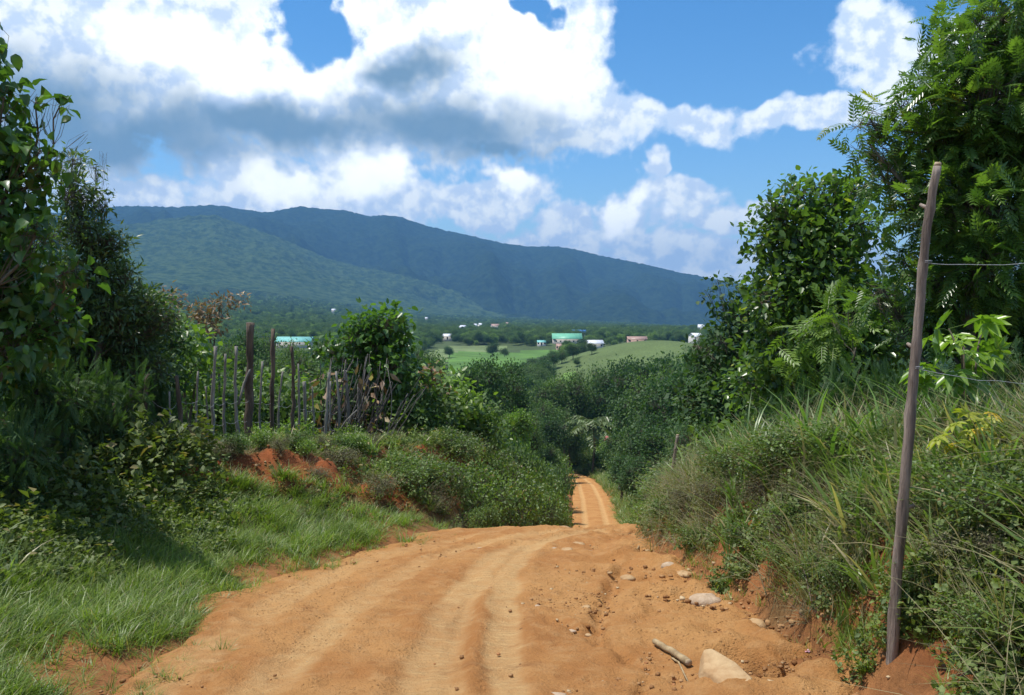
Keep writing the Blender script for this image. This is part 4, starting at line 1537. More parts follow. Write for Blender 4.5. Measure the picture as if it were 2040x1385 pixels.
b = at(385, 860, 15)
tree('lime_shrub', 'yellow green leafy shrub standing behind the fence below the mountain', 'shrub', (b.x, b.y, Hf(b.x, b.y)),
     pblobs([(370, 680, 42, 15), (340, 720, 35, 15), (400, 725, 38, 15), (355, 770, 40, 15), (410, 770, 25, 15.2)]), LEAF, .13, 800, 'limeleaf', .03, ends=70, stems=2)
b = at(430, 860, 17)
tree('brown_tree', 'thin tree with brown seed clusters rising over the fence', 'tree', (b.x, b.y, Hf(b.x, b.y)),
     pblobs([(335, 595, 25, 17), (400, 620, 24, 17), (440, 605, 22, 17), (475, 600, 18, 17), (420, 645, 26, 17), (350, 640, 25, 17)]), SLIM, .12, 1000, 'brownleaf', .03, ends=100, stems=2)
b = at(735, 870, 17.5)
tree('vine_tree', 'bushy round tree wrapped in vines above the stick heap', 'tree', (b.x, b.y, Hf(b.x, b.y)),
     pblobs([(775, 640, 38, 17.5), (730, 650, 40, 17.5), (795, 680, 32, 17.6), (700, 675, 32, 17.4), (755, 690, 48, 17.6), (785, 730, 40, 17.6), (650, 690, 26, 17.3), (740, 740, 46, 17.7), (780, 770, 34, 17.7), (675, 715, 24, 17.4), (628, 700, 16, 17.3)]),
     LEAF, .15, 2600, 'broad', .075, ends=170, cluster=.33, droop=.5)
b = at(862, 875, 19)
tree('withered_shrub', 'withered shrub of dry brown leaves beside the hedge', 'shrub', (b.x, b.y, Hf(b.x, b.y)),
     pblobs([(862, 745, 22, 19), (850, 780, 24, 19), (878, 775, 20, 19), (862, 820, 26, 19), (885, 835, 20, 19), (845, 840, 20, 19)]), LEAF, .16, 420, 'brownleaf', .035, ends=60, droop=.9, stems=3)

b = at(1955, 860, 9.2)
tree('pinnate_tree', 'tall tree with long feathered compound leaves behind the bamboo pole', 'tree', (b.x, b.y, Hf(b.x, b.y)),
     pblobs([(1990, 50, 75, 9.3), (1880, 85, 40, 9.5), (1945, 110, 60, 9.3), (1890, 190, 65, 9.2), (1970, 200, 80, 9), (1795, 215, 42, 9.4), (1735, 240, 34, 9.4), (1840, 265, 55, 9.2), (1730, 285, 32, 9.2), (1780, 300, 40, 9.2),
             (1900, 300, 70, 9), (1990, 320, 80, 9), (1860, 385, 60, 9.1), (1790, 360, 40, 9.4), (1950, 420, 80, 8.9), (2020, 440, 70, 9), (1870, 470, 60, 9.1), (1960, 530, 75, 9), (1800, 520, 40, 9.5), (1860, 560, 60, 9.4),
             (2060, 250, 90, 9.3), (2090, 80, 90, 9.4), (2060, 580, 90, 9.3), (1930, 630, 70, 9.6), (1840, 640, 50, 9.8), (2000, 690, 80, 9.6), (1760, 580, 45, 9.9), (1715, 245, 34, 9.4), (1705, 300, 28, 9.3), (1745, 335, 38, 9.4), (1805, 410, 46, 9.4), (1850, 140, 36, 9.4)], 1.08),
     PINNATE, .25, 5200, 'glir', .11, ends=200, cluster=.31, droop=.15, n_parts=290, flat=.5, up=1.4)
b = at(1650, 860, 14)
tree('round_tree', 'round dense tree standing against the sky left of the bamboo pole', 'tree', (b.x, b.y, Hf(b.x, b.y)),
     pblobs([(1595, 385, 44, 14), (1545, 415, 40, 14), (1645, 400, 48, 14), (1700, 375, 44, 14), (1745, 360, 34, 14), (1525, 470, 42, 14), (1590, 470, 64, 14), (1660, 470, 64, 14), (1715, 445, 46, 14), (1550, 530, 48, 14),
             (1625, 550, 68, 14), (1690, 530, 50, 14.2), (1540, 600, 56, 13.8), (1640, 630, 75, 14), (1720, 610, 60, 14.2), (1570, 690, 66, 13.8), (1680, 700, 75, 14), (1760, 680, 60, 14), (1620, 770, 75, 14), (1520, 760, 60, 14.5), (1780, 590, 40, 14.5)], 1.18),
     LEAF, .13, 13500, 'glir', .12, ends=200, cluster=.24, droop=.3, flat=.65, up=1.1)
b = at(1480, 900, 20)
tree('dark_tree', 'dark tree at the left end of the right tree row beside the mountain slope', 'tree', (b.x, b.y, Hf(b.x, b.y)),
     pblobs([(1410, 590, 18, 20), (1440, 610, 28, 20), (1490, 580, 36, 20), (1525, 560, 30, 20), (1475, 640, 48, 20), (1530, 640, 50, 20), (1440, 680, 42, 20), (1500, 720, 60, 20), (1410, 730, 40, 20.5), (1450, 780, 60, 20), (1540, 760, 60, 20), (1400, 800, 50, 21), (1440, 850, 60, 20), (1520, 840, 60, 19.5), (1390, 690, 30, 21), (1430, 560, 20, 20)]),
     LEAF, .15, 8200, 'darkleaf', .12, ends=220, cluster=.27, flat=.6)

# lime coloured saplings and the cassava by the pole
b = at(1655, 850, 11)
tree('pinnate_sapling', 'lime green sapling with drooping feathered leaves below the round tree', 'sapling', (b.x, b.y, Hf(b.x, b.y)),
     pblobs([(1600, 660, 26, 11), (1650, 630, 30, 11), (1690, 620, 26, 11), (1590, 720, 26, 11), (1650, 690, 30, 11), (1560, 700, 22, 11)]), PINNATE, .30, 130, 'limeleaf', .025, ends=40, droop=.5, stems=2, n_parts=60)


def cassava(name, label, cat, base, tips, tpl, mat, lsize, per, stem_r, parts_name='leaf', bark='twig'):
    root = empty(name, base, label, cat)
    base = np.array(base)
    sm = MB()
    meshes = []
    for q in range(4):
        m_ = MB()
        m_.add(*tpl, .1 + .27 * q)
        meshes.append(m_.mesh(parts_name, mat))
    pets = MB()
    for tpt in tips:
        tip = np.array(tpt) - base
        p = bend(np.array([rng.normal() * .04, rng.normal() * .04, -.12]), tip, 6, .06, .02)
        tube(sm, p, np.linspace(stem_r, stem_r * .4, 6), 6, True)
        for k in range(per):
            a = rng.random() * 6.283
            u = .72 + .28 * (k + 1) / per
            st = np.array([np.interp(u * 5, np.arange(6), p[:, i]) for i in range(3)])
            d = np.array([math.cos(a), math.sin(a), .35 * rng.random()])
            L = lsize * (.7 + .5 * rng.random())
            en = st + d * L
            tube(pets, bend(st, en, 4, .05, .01), .003, 3, False)
            dd = d + np.array([0, 0, -.55])
            Rm = frames(dd[None], 1.5)[0]
            o = link(parts_name, meshes[int(rng.integers(4))], root)
            mm = Matrix([[*Rm[0], 0], [*Rm[1], 0], [*Rm[2], 0], [0, 0, 0, 1]])
            o.matrix_local = Matrix.Translation(Vector(en)) @ mm @ Matrix.Scale(float(L * .95), 4)
    sm.build('stems', bark, root, True)
    pets.build('petioles', 'limeleaf', root)
    return root


b = at(1930, 870, 6.3)
cassava('cassava_plant', 'cassava plant with bright yellow green fingered leaves right of the bamboo pole', 'plant', (b.x, b.y, Hf(b.x, b.y)),
        [at(1890, 655, 6.2), at(1960, 640, 6.3), at(1920, 690, 6.1), at(1875, 740, 6.2)], PALMATE, 'cassava', .20, 6, .014)
b = at(1985, 930, 5.4)
cassava('yellowing_plant', 'low plant with large yellow leaves on top of the right bank', 'plant', (b.x, b.y, Hf(b.x, b.y)),
        [at(1945, 820, 5.3), at(2010, 840, 5.4), at(1920, 880, 5.2), at(2000, 885, 5.2)], PALMATE, 'yellowleaf', .11, 8, .008)


# ------------------------------------------------------------------ fence, poles, heaps
def rough_post(mb, base, top, r0, r1, sides=7, wob=.02):
    p = bend(base, top, 14, .02, wob * .22)
    tube(mb, p, np.linspace(r0, r1, 14) * (1 + .13 * rng.normal(size=14).clip(-1.5, 1.5)), 9, True, .5, .16)
    return p


def left_fence():
    posts = [(60, 775, 940, 10), (148, 752, 938, 11), (232, 803, 935, 10), (300, 745, 932, 13), (362, 748, 925, 13), (430, 690, 905, 9), (450, 705, 895, 7), (475, 690, 888, 9), (498, 643, 868, 21), (540, 655, 882, 12),
             (577, 690, 882, 10), (607, 760, 902, 9), (645, 742, 892, 7), (672, 740, 890, 7), (693, 738, 886, 9), (727, 748, 880, 8), (752, 760, 882, 6), (783, 790, 886, 6), (803, 785, 890, 5), (815, 800, 892, 6)]
    posts += [(100, 800, 938, 6), (185, 790, 936, 6), (265, 770, 934, 7), (335, 780, 928, 5), (395, 740, 915, 6), (413, 770, 910, 5), (520, 720, 880, 6), (558, 740, 884, 6), (592, 725, 892, 6), (625, 770, 898, 5), (660, 760, 891, 5), (710, 765, 884, 5), (768, 780, 884, 5)]
    posts.sort()
    dep = tab((0, 8.9), (150, 9.3), (300, 10.3), (430, 12.4), (500, 13.2), (610, 15), (730, 17.2), (820, 20))
    first = at(60, 940, float(dep(60)))
    root = empty('wire_fence', (first.x, first.y, Hf(first.x, first.y)), 'old wire fence of crooked weathered posts along the top of the left bank', 'fence')
    org = np.array(root.location)
    tops = []
    for i, (px, pt, pb, wpx) in enumerate(posts):
        d = float(dep(px)) + (rng.random() - .5) * .5
        g = at(px + (rng.random() - .5) * 6, pb, d)
        gz = Hf(g.x, g.y)
        tp = at(px + rng.normal() * 5, pt, d)
        r = wpx / FPX * d * .40
        mb = MB()
        rough_post(mb, np.array([g.x, g.y, gz - .3]) - org, np.array([tp.x, tp.y, tp.z]) - org, r * 1.1, r * .85)
        o = mb.build('post', 'greypost' if wpx in (5, 6, 7, 9) else 'post', root, True)
        tops.append((np.array([g.x, g.y, gz]) - org, np.array(tp) - org, r))
    wires = MB()
    for fr in (.42, .72):
        for (a0, a1, ra), (b0, b1, rb) in zip(tops[:-1], tops[1:]):
            h = min(1.0, a1[2] - a0[2])
            h2 = min(1.0, b1[2] - b0[2])
            pa = a0 + (a1 - a0) * fr * h / max(a1[2] - a0[2], .1)
            pb_ = b0 + (b1 - b0) * fr * h2 / max(b1[2] - b0[2], .1)
            p = bend(pa, pb_, 6, 0, .003)
            p[:, 2] -= .04 * np.sin(np.linspace(0, math.pi, 6))
            mb = MB()
            tube(mb, p, .0022, 4, False)
            mb.build('wire', 'wire', root, True)
    # a board nailed between two of the posts
    a, b2 = tops[13], tops[14]
    mb = MB()
    q0 = a[0] + (a[1] - a[0]) * .42
    q1 = b2[0] + (b2[1] - b2[0]) * .60
    tube(mb, bend(q0, q1 + (q1 - q0) * .25, 5, .01, .01), .02, 5, True)
    mb.build('rail', 'greypost', root, True)
    # living vine leaves on the gate post are left to the bushes beside it


left_fence()


def bamboo_pole(label, pts, depth, r0, r1, group=None, wires=()):
    q = [at(px, py, depth) for px, py in pts]
    g = Hf(q[0].x, q[0].y)
    base = Vector((q[0].x, q[0].y, g))
    root = empty('bamboo_pole', base, label, 'pole')
    L = [np.array(p) for p in q]
    L[0][2] = min(L[0][2], g) - .35
    L = np.array(L) - np.array(base)
    t = np.linspace(0, len(L) - 1, 34)
    P_ = np.stack([np.interp(t, np.arange(len(L)), L[:, i]) for i in range(3)], -1)
    P_ += rng.normal(size=P_.shape) * .0016
    rad = np.linspace(r0, r1, 34)
    for k in range(3, 33, 5):
        rad[k] *= 1.16
        if k + 1 < 34:
            rad[k + 1] *= .93
    mb = MB()
    tube(mb, P_, rad, 12, True, .5, .03)
    shaft = mb.build('pole_shaft', 'pole', root, True)
    for k in (8, 18, 28):
        mb = MB()
        a = rng.random() * 6.283
        d = np.array([math.cos(a), math.sin(a), .5])
        tube(mb, np.stack([P_[k], P_[k] + d * r0 * 1.9]), [r0 * .42, r0 * .3], 6, True)
        mb.build('branch_stub', 'pole', shaft, True)
    mb = MB()
    tube(mb, np.stack([P_[-1], P_[-1] + np.array([.004, 0, .02])]), [r1 * .92, r1 * .8], 12, True)
    mb.build('cut_end', 'cutwood', shaft, True)
    for (p0, p1, d1) in wires:
        a = np.array(at(*p0, depth)) - np.array(base)
        b_ = np.array(at(*p1, d1)) - np.array(base)
        p = bend(a, b_, 9, 0, .002)
        p[:, 2] -= .03 * np.sin(np.linspace(0, math.pi, 9))
        mb = MB()
        tube(mb, p, .0016, 4, False)
        # two turns of wire round the shaft
        th = np.linspace(0, 4 * math.pi, 26)
        ring = np.stack([a[0] + np.cos(th) * r0 * .98, a[1] + np.sin(th) * r0 * .98, a[2] + th * .0012], -1)
        tube(mb, ring, .0016, 4, False)
        mb.build('wire', 'wire', root, True)
    return root


bamboo_pole('tall leaning bamboo pole planted at the foot of the right bank', [(1772, 1300), (1784, 1180), (1796, 1040), (1808, 900), (1818, 770), (1826, 690), (1836, 560), (1846, 460), (1856, 390), (1868, 332)], 4.65, .031, .021,
            wires=(((1845, 525), (2140, 510), 5.3), ((1826, 735), (2120, 765), 5.6)))
bamboo_pole('short grey pole leaning among the bushes where the road drops away', [(1328, 1052), (1334, 990), (1341, 930), (1350, 868)], 14.0, .034, .026)


def heap(name, label, cat, x0, x1, ybot, ytop, depth, n, lean_px, mat, extra=0):
    g = at((x0 + x1) / 2, ybot, depth)
    org = Vector((g.x, g.y, Hf(g.x, g.y)))
    root = empty(name, org, label, cat)
    for i in range(n):
        px = x0 + (x1 - x0) * rng.random()
        d = depth + (rng.random() - .5) * 1.1
        b0 = at(px, ybot, d)
        b0.z = Hf(b0.x, b0.y) - .08
        tp = at(px + lean_px * (.3 + 1.3 * rng.random()) + rng.normal() * 24, ytop + (ybot - ytop) * .62 * rng.random() ** 1.2, d + (rng.random() - .5) * .6)
        mb = MB()
        r = .006 + .013 * rng.random() ** 2
        tube(mb, bend(np.array(b0 - org), np.array(tp - org), 5, .035, .012), np.linspace(r, r * .55, 5), 5, True, .5, .08)
        mb.build('stick', mat if rng.random() > .12 else 'greypost', root, True)
    # dry leaves and bark caught in the heap
    lm = MB()
    k = 90 + extra
    pos = np.stack([rng.random(k), rng.random(k), rng.random(k)], -1)
    pts = []
    for a, b_, c in pos:
        q = at(x0 + (x1 - x0) * a + lean_px * .4 * c, ybot + (ytop - ybot) * .8 * c, depth + (b_ - .5) * 1.0)
        pts.append(np.array(q - org))
    put_leaves(lm, SLIM, np.array(pts), rng.normal(size=(k, 3)) + np.array([0, 0, -1.2]), .22 * (.5 + rng.random(k)), rng.random(k))
    lm.build('dry_leaves', 'brownleaf', root)
    return root


heap('stick_heap', 'tall dark heap of sticks leaning under the vine wrapped tree', 'stick heap', 615, 765, 888, 705, 16.6, 75, 40, 'deadfrond', 60)
heap('stake_bundle', 'low bundle of grey upright stakes beside the withered shrub', 'stick heap', 822, 872, 888, 795, 19.5, 26, 4, 'greypost')
heap('brush_heap', 'tangled grey brush heap behind the left fence', 'stick heap', 190, 300, 915, 845, 11.6, 34, 30, 'deadfrond')


# ------------------------------------------------------------------ stones, log, litter
def rock(name, label, cat, px, py, wpx, hpx, mat, seed, group=None, flat=.55, long=1.0):
    """stone sitting where the view ray meets the road; width from its size in the photo"""
    g = hit(px, py + hpx * .4)
    d = g.y
    rx = wpx / FPX * d * .5
    lat, lon = 9, 14
    r_ = np.random.default_rng(seed)
    th = np.linspace(0, math.pi, lat)
    ph = np.linspace(0, 2 * math.pi, lon, endpoint=False)
    T, Ph = np.meshgrid(th, ph, indexing='ij')
    n = np.stack([np.sin(T) * np.cos(Ph), np.sin(T) * np.sin(Ph), np.cos(T)], -1).reshape(-1, 3)
    # chop with random planes for a faceted, worn block
    rad = np.ones(len(n))
    for k in range(9):
        a = r_.normal(size=3)
        a /= np.linalg.norm(a)
        c = n @ a
        lim = .62 + .25 * r_.random()
        rad = np.where(c > 0.05, np.minimum(rad, lim / np.maximum(c, .05)), rad)
    v = n * rad[:, None]
    v += r_.normal(size=v.shape) * .012
    v *= np.array([1, .8 * long, flat])
    v *= rx / np.abs(v[:, 0]).max()
    v[:, 2] += rx * flat * .08
    f = []
    for i in range(lat - 1):
        for j in range(lon):
            f.append((i * lon + j, (i + 1) * lon + j, (i + 1) * lon + (j + 1) % lon, i * lon + (j + 1) % lon))
    mb = MB()
    mb.add(v, np.array(f))
    o = mb.build(name, mat, None, True)
    o.location = (g.x, g.y, g.z)
    o.rotation_euler = (0, 0, r_.normal() * .3)
    return tag(o, label, cat, group)


rock('boulder', 'pale rounded boulder half buried at the right edge of the road', 'boulder', 1407, 1186, 74, 36, 'palestone', 3, None, .5)
rock('boulder', 'squat tan boulder at the foot of the right bank', 'boulder', 1500, 1240, 58, 34, 'stone', 4, None, .75)
rock('boulder', 'small pale boulder uppermost of the pair by the dry grass', 'boulder', 1333, 1126, 36, 22, 'palestone', 5, None, .7)
rock('boulder', 'flat tan boulder lower of the pair by the dry grass', 'boulder', 1362, 1139, 40, 16, 'stone', 6, None, .45)
rock('boulder', 'tan boulder with a low tail of earth on the right of the road', 'boulder', 1250, 1149, 34, 14, 'stone', 7, None, .5)
rock('boulder', 'low tan rock at the crest against the left hedge', 'boulder', 1125, 1053, 42, 11, 'stone', 8, None, .4)
rock('stone', 'pale flat stone lying in the left wheel track', 'stone', 650, 1200, 46, 9, 'palestone', 9, None, .25)
rock('stone', 'wide flat tan stone set into the left of the road', 'stone', 482, 1287, 50, 20, 'stone', 10, None, .3)
rock('stone', 'pale stone half buried in the bottom of the washed out road', 'stone', 1100, 1388, 62, 16, 'palestone', 11, None, .4)
rock('stone', 'small white stone in the middle of the road below the crest', 'stone', 957, 1093, 14, 7, 'palestone', 12, None, .6)
rock('stone', 'small rounded stone lodged under the big slab', 'stone', 1413, 1366, 20, 12, 'stone', 13, None, .6)
GS = 'loose stones on the right of the road'
for i, (px, py, w, h) in enumerate([(1105, 1093, 20, 7), (1130, 1096, 30, 9), (1150, 1084, 32, 8), (1175, 1098, 14, 5), (1190, 1102, 18, 5), (1212, 1103, 20, 5), (1228, 1112, 14, 5), (1262, 1079, 10, 6), (1215, 1140, 14, 6), (1245, 1196, 12, 8),
                                    (1258, 1208, 16, 7), (1240, 1218, 10, 6), (1072, 1209, 24, 6), (1168, 1208, 20, 6), (1052, 1216, 8, 5), (1140, 1257, 20, 5), (1172, 1264, 16, 7), (1232, 1280, 8, 4), (1415, 1260, 8, 5), (1290, 1095, 12, 6)]):
    rock('stone', 'loose tan stone scattered on the right side of the rutted road', 'stone', px, py, w, h, 'stone' if i % 3 else 'palestone', 40 + i, GS, .45)
GC = 'clods of red clay on the road'
for i in range(70):
    px = 600 + 1000 * rng.random()
    py = 1110 + 270 * rng.random() ** .8
    if px > 1180 + (py - 1060) * 1.35 or px < 900 - (py - 1060) * 2.0:
        continue
    rock('clay_clod', 'crumbled clod of dry red clay lying on the road', 'clod', px, py, 3 + 8 * rng.random() ** 2, 4, 'clod', 100 + i, GC, .7)


def gravel():
    """crumbs of clay and gravel strewn over the road, too many to count"""
    n = 5200
    y = 3.0 * (12.5 / 3.0) ** rng.random(n)
    t_ = rng.random(n) * 2 - 1
    t_ = np.where(rng.random(n) < .55, np.abs(t_) ** .7, t_)
    x = RC(y) + RW(y) * t_ * 1.05
    keep = np.ones(n, bool)
    for (ty, tx, wid, amp) in TRACKS[:2]:
        keep &= (np.abs(x - np.interp(y, ty, tx)) > wid) | (rng.random(n) < .12)
    cl = fbm(x * 1.4, y * 1.4, 3, 301)
    keep &= rng.random(n) < .25 + 1.6 * np.clip(cl + .15, 0, 1)
    x, y = x[keep], y[keep]
    s = .004 + .014 * rng.random(len(x)) ** 3.5
    # lumps fallen from the raw earth of both banks
    for c, r_ in BARE + [(hit(1560, 1240), .35), (hit(1600, 1290), .3), (hit(1480, 1190), .3), (hit(1650, 1350), .25), (hit(1380, 1130), .3)]:
        k = 130
        x = np.concatenate([x, c.x + rng.normal(size=k) * r_ * .9])
        y = np.concatenate([y, c.y + rng.normal(size=k) * r_ * 1.1])
        s = np.concatenate([s, .006 + .022 * rng.random(k) ** 3])
    n = len(x)
    z = H(x, y, False) + .012
    cube = np.array([(a_, b_, c_) for c_ in (-1, 1) for b_ in (-1, 1) for a_ in (-1, 1)], float)
    fq = np.array([(0, 2, 3, 1), (4, 5, 7, 6), (0, 1, 5, 4), (1, 3, 7, 5), (3, 2, 6, 7), (2, 0, 4, 6)])
    v = cube[None] * (.55 + .5 * rng.random((n, 8, 3))) * np.array([1, .9, .6]) * s[:, None, None]
    an = rng.random(n) * 6.283
    c_, s_ = np.cos(an)[:, None], np.sin(an)[:, None]
    v = np.stack([v[..., 0] * c_ - v[..., 1] * s_, v[..., 0] * s_ + v[..., 1] * c_, v[..., 2]], -1)
    v += np.stack([x, y, z], -1)[:, None]
    mb = MB()
    mb.add(v.reshape(-1, 3), ((np.arange(n) * 8)[:, None, None] + fq[None]).reshape(-1, 4), np.repeat(rng.random(n), 8))
    tag(mb.build('gravel', 'gravel'), 'crumbs of red clay and gravel strewn over the road', kind='stuff')


gravel()


def slab():
    """the big leaning slab: its outline as seen, given real thickness"""
    import bmesh
    lo = hit(1406, 1340).y
    cor = [(1403, 1293, lo + .10), (1418, 1290, lo + .14), (1468, 1320, lo + .02), (1499, 1350, hit(1499, 1356).y - .02), (1500, 1372, hit(1500, 1372).y - .05), (1458, 1374, hit(1458, 1374).y - .06), (1440, 1356, hit(1440, 1356).y - .05), (1402, 1336, lo - .03)]
    top = [at(px, py, dd - .22) for px, py, dd in cor]
    cen = sum(top, Vector()) / len(top)
    nrm = (top[2] - top[0]).cross(top[5] - top[0]).normalized()
    if nrm.z < 0:
        nrm = -nrm
    base = Vector((cen.x, cen.y, Hf(cen.x, cen.y)))
    bm = bmesh.new()
    ring0 = [bm.verts.new(p - base) for p in top]
    mid = [bm.verts.new(cen + (p - cen) * 1.05 - nrm * .07 - base) for p in top]
    low = [bm.verts.new(cen + (p - cen) * .9 - nrm * .24 - base) for p in top]
    bm.faces.new(ring0)
    n = len(top)
    for a, b_ in ((ring0, mid), (mid, low)):
        for i in range(n):
            bm.faces.new((a[i], b_[i], b_[(i + 1) % n], a[(i + 1) % n]))
    bm.faces.new(list(reversed(low)))
    bmesh.ops.recalc_face_normals(bm, faces=bm.faces)
    bmesh.ops.bevel(bm, geom=list(bm.edges), offset=.018, segments=2, affect='EDGES', profile=.6)
    bmesh.ops.triangulate(bm, faces=[f for f in bm.faces if len(f.verts) > 4])
    bmesh.ops.subdivide_edges(bm, edges=list(bm.edges), cuts=1, use_grid_fill=True)
    for v in bm.verts:
        v.co += Vector((float(vnoise(v.co.x * 14, v.co.y * 14 + v.co.z * 9, 3)), float(vnoise(v.co.y * 14, v.co.z * 14, 5)), float(vnoise(v.co.x * 14, v.co.z * 14 + 3, 7)))) * .012
    me = bpy.data.meshes.new('slab_boulder')
    bm.to_mesh(me)
    bm.free()
    for p in me.polygons:
        p.use_smooth = True
    me.materials.append(M['stone'])
    o = link('slab_boulder', me, None, base)
    tag(o, 'big tilted tan slab of rock beside the cut log', 'boulder')


slab()


def log_thing(name, label, cat, pts, r0, r1, mat, ends=True):
    q = []
    for px, py, lift in pts:
        h = hit(px, py)
        q.append(np.array([h.x, h.y, h.z + lift]))
    base = q[0].copy()
    root = empty(name, base, label, cat)
    P_ = np.array(q) - base
    t = np.linspace(0, len(P_) - 1, 9)
    P_ = np.stack([np.interp(t, np.arange(len(q)), P_[:, i]) for i in range(3)], -1) + rng.normal(size=(9, 3)) * r0 * .08
    mb = MB()
    tube(mb, P_, np.linspace(r0, r1, 9), 9, True, .5, .08)
    bk = mb.build('bark', mat, root, True)
    if ends:
        for k, j in ((0, 1), (-1, -2)):
            d = P_[k] - P_[j]
            d /= np.linalg.norm(d)
            mb = MB()
            tube(mb, np.stack([P_[k] - d * .004, P_[k] + d * .006]), (r0 if k == 0 else r1) * .9, 9, True)
            mb.build('cut_end', 'cutwood', bk, True)


log_thing('log', 'short cut log lying across the washed out edge of the road', 'log', [(1304, 1296, .06), (1335, 1312, .05), (1372, 1338, .05)], .019, .024, 'log')
log_thing('stick', 'bent pale stick lying under the cut log', 'stick', [(1338, 1318, .02), (1352, 1330, .03), (1372, 1366, .012)], .007, .005, 'log', False)
log_thing('stick', 'thin dry stick in the rill of the road left of the cut log', 'stick', [(1216, 1320, .012), (1232, 1336, .01)], .007, .004, 'log', False)
log_thing('stick', 'broken twig leaning at the road edge by the dry grass', 'stick', [(1270, 1098, .02), (1280, 1084, .09)], .008, .006, 'log', False)
log_thing('stick', 'dead twig poking from the weeds at the foot of the right bank', 'stick', [(1885, 1380, .01), (1925, 1362, .05)], .006, .004, 'twig', False)


def wrapper():
    h = hit(1611, 1304)
    mb = MB()
    xs = np.linspace(-.03, .03, 6)
    X, Y = np.meshgrid(xs, xs)
    Z = np.abs(np.sin(X * 130 + Y * 60)) * .018 + .01
    v = np.stack([X, Y * .7, Z], -1).reshape(-1, 3)
    f = np.array([[i * 6 + j, i * 6 + j + 1, (i + 1) * 6 + j + 1, (i + 1) * 6 + j] for i in range(5) for j in range(5)])
    mb.add(np.concatenate([v, v - [0, 0, .002]]), np.concatenate([f, f[:, ::-1] + 36]))
    tag(mb.build('wrapper', 'litter', None, False, h), 'crumpled pink wrapper at the foot of the right bank', 'litter')


wrapper()


# ------------------------------------------------------------------ trees of the gully and the valley
def crown_tree(name, blobs, tpl, ls, n, mat, tr, ends):
    return tree(name, '', 'tree', (0, 0, 0), blobs, tpl, ls, n, mat, tr, ends=ends, cluster=.36)


def round_blobs(n, flat=.8, cz=1.75):
    out = []
    for i in range(n):
        v = sphere_dirs(1)[0]
        q = .72 * rng.random() ** .4
        out.append((v[0] * q, v[1] * q, cz + v[2] * q * flat, .30 + .16 * rng.random()))
    return out


treeA = Kind(crown_tree('broad_tree', round_blobs(15), DIAMOND, .085, 5200, 'darkleaf', .07, 220), 'tree', 2.6, 1.0)
treeB = Kind(crown_tree('broad_tree', round_blobs(13, .7, 1.6), DIAMOND, .085, 4200, 'midleaf', .06, 200), 'tree', 2.4, 1.0)
treeC = Kind(crown_tree('slender_tree', round_blobs(11, 1.15, 1.9), SLIM, .13, 3600, 'midleaf', .05, 180), 'tree', 2.9, 1.0)
treeD = Kind(crown_tree('broad_tree', round_blobs(12, .75, 1.5), DIAMOND, .095, 3600, 'limeleaf', .05, 180), 'tree', 2.3, 1.0)
KINDS = {'A': treeA, 'B': treeB, 'C': treeC, 'D': treeD}
LAB = {'A': 'dense dark green broad tree ', 'B': 'mid green spreading tree ', 'C': 'slender loose crowned tree ', 'D': 'light green low tree '}


def put_tree(k, px, py, rp, depth, where, group):
    """crown centred on the pixel at that depth; the trunk reaches down to the ground below it"""
    kind = KINDS[k]
    c = at(px, py, depth)
    r = rp / FPX * depth
    g = Hf(c.x, c.y)
    cz = kind.h - 1.0
    extra = (c.z - g) - cz * r
    vs = 1.0
    if extra > 0:
        vs = min(1.4, (c.z - g) / (cz * r))
        extra = (c.z - g) - cz * r * vs
    o = kind.put((c.x, c.y, g - .1 if extra >= 0 else c.z - cz * r), (r, r, r * vs), LAB[k] + where, group)
    stretch(o, max(0.0, extra) / (r * vs), cz)
    return o


def stretch(o, e, cz):
    for ch in o.children:
        if ch.name.startswith('trunk'):
            ch.scale = (1, 1, 1 + e / cz)
        else:
            ch.location = (0, 0, e)


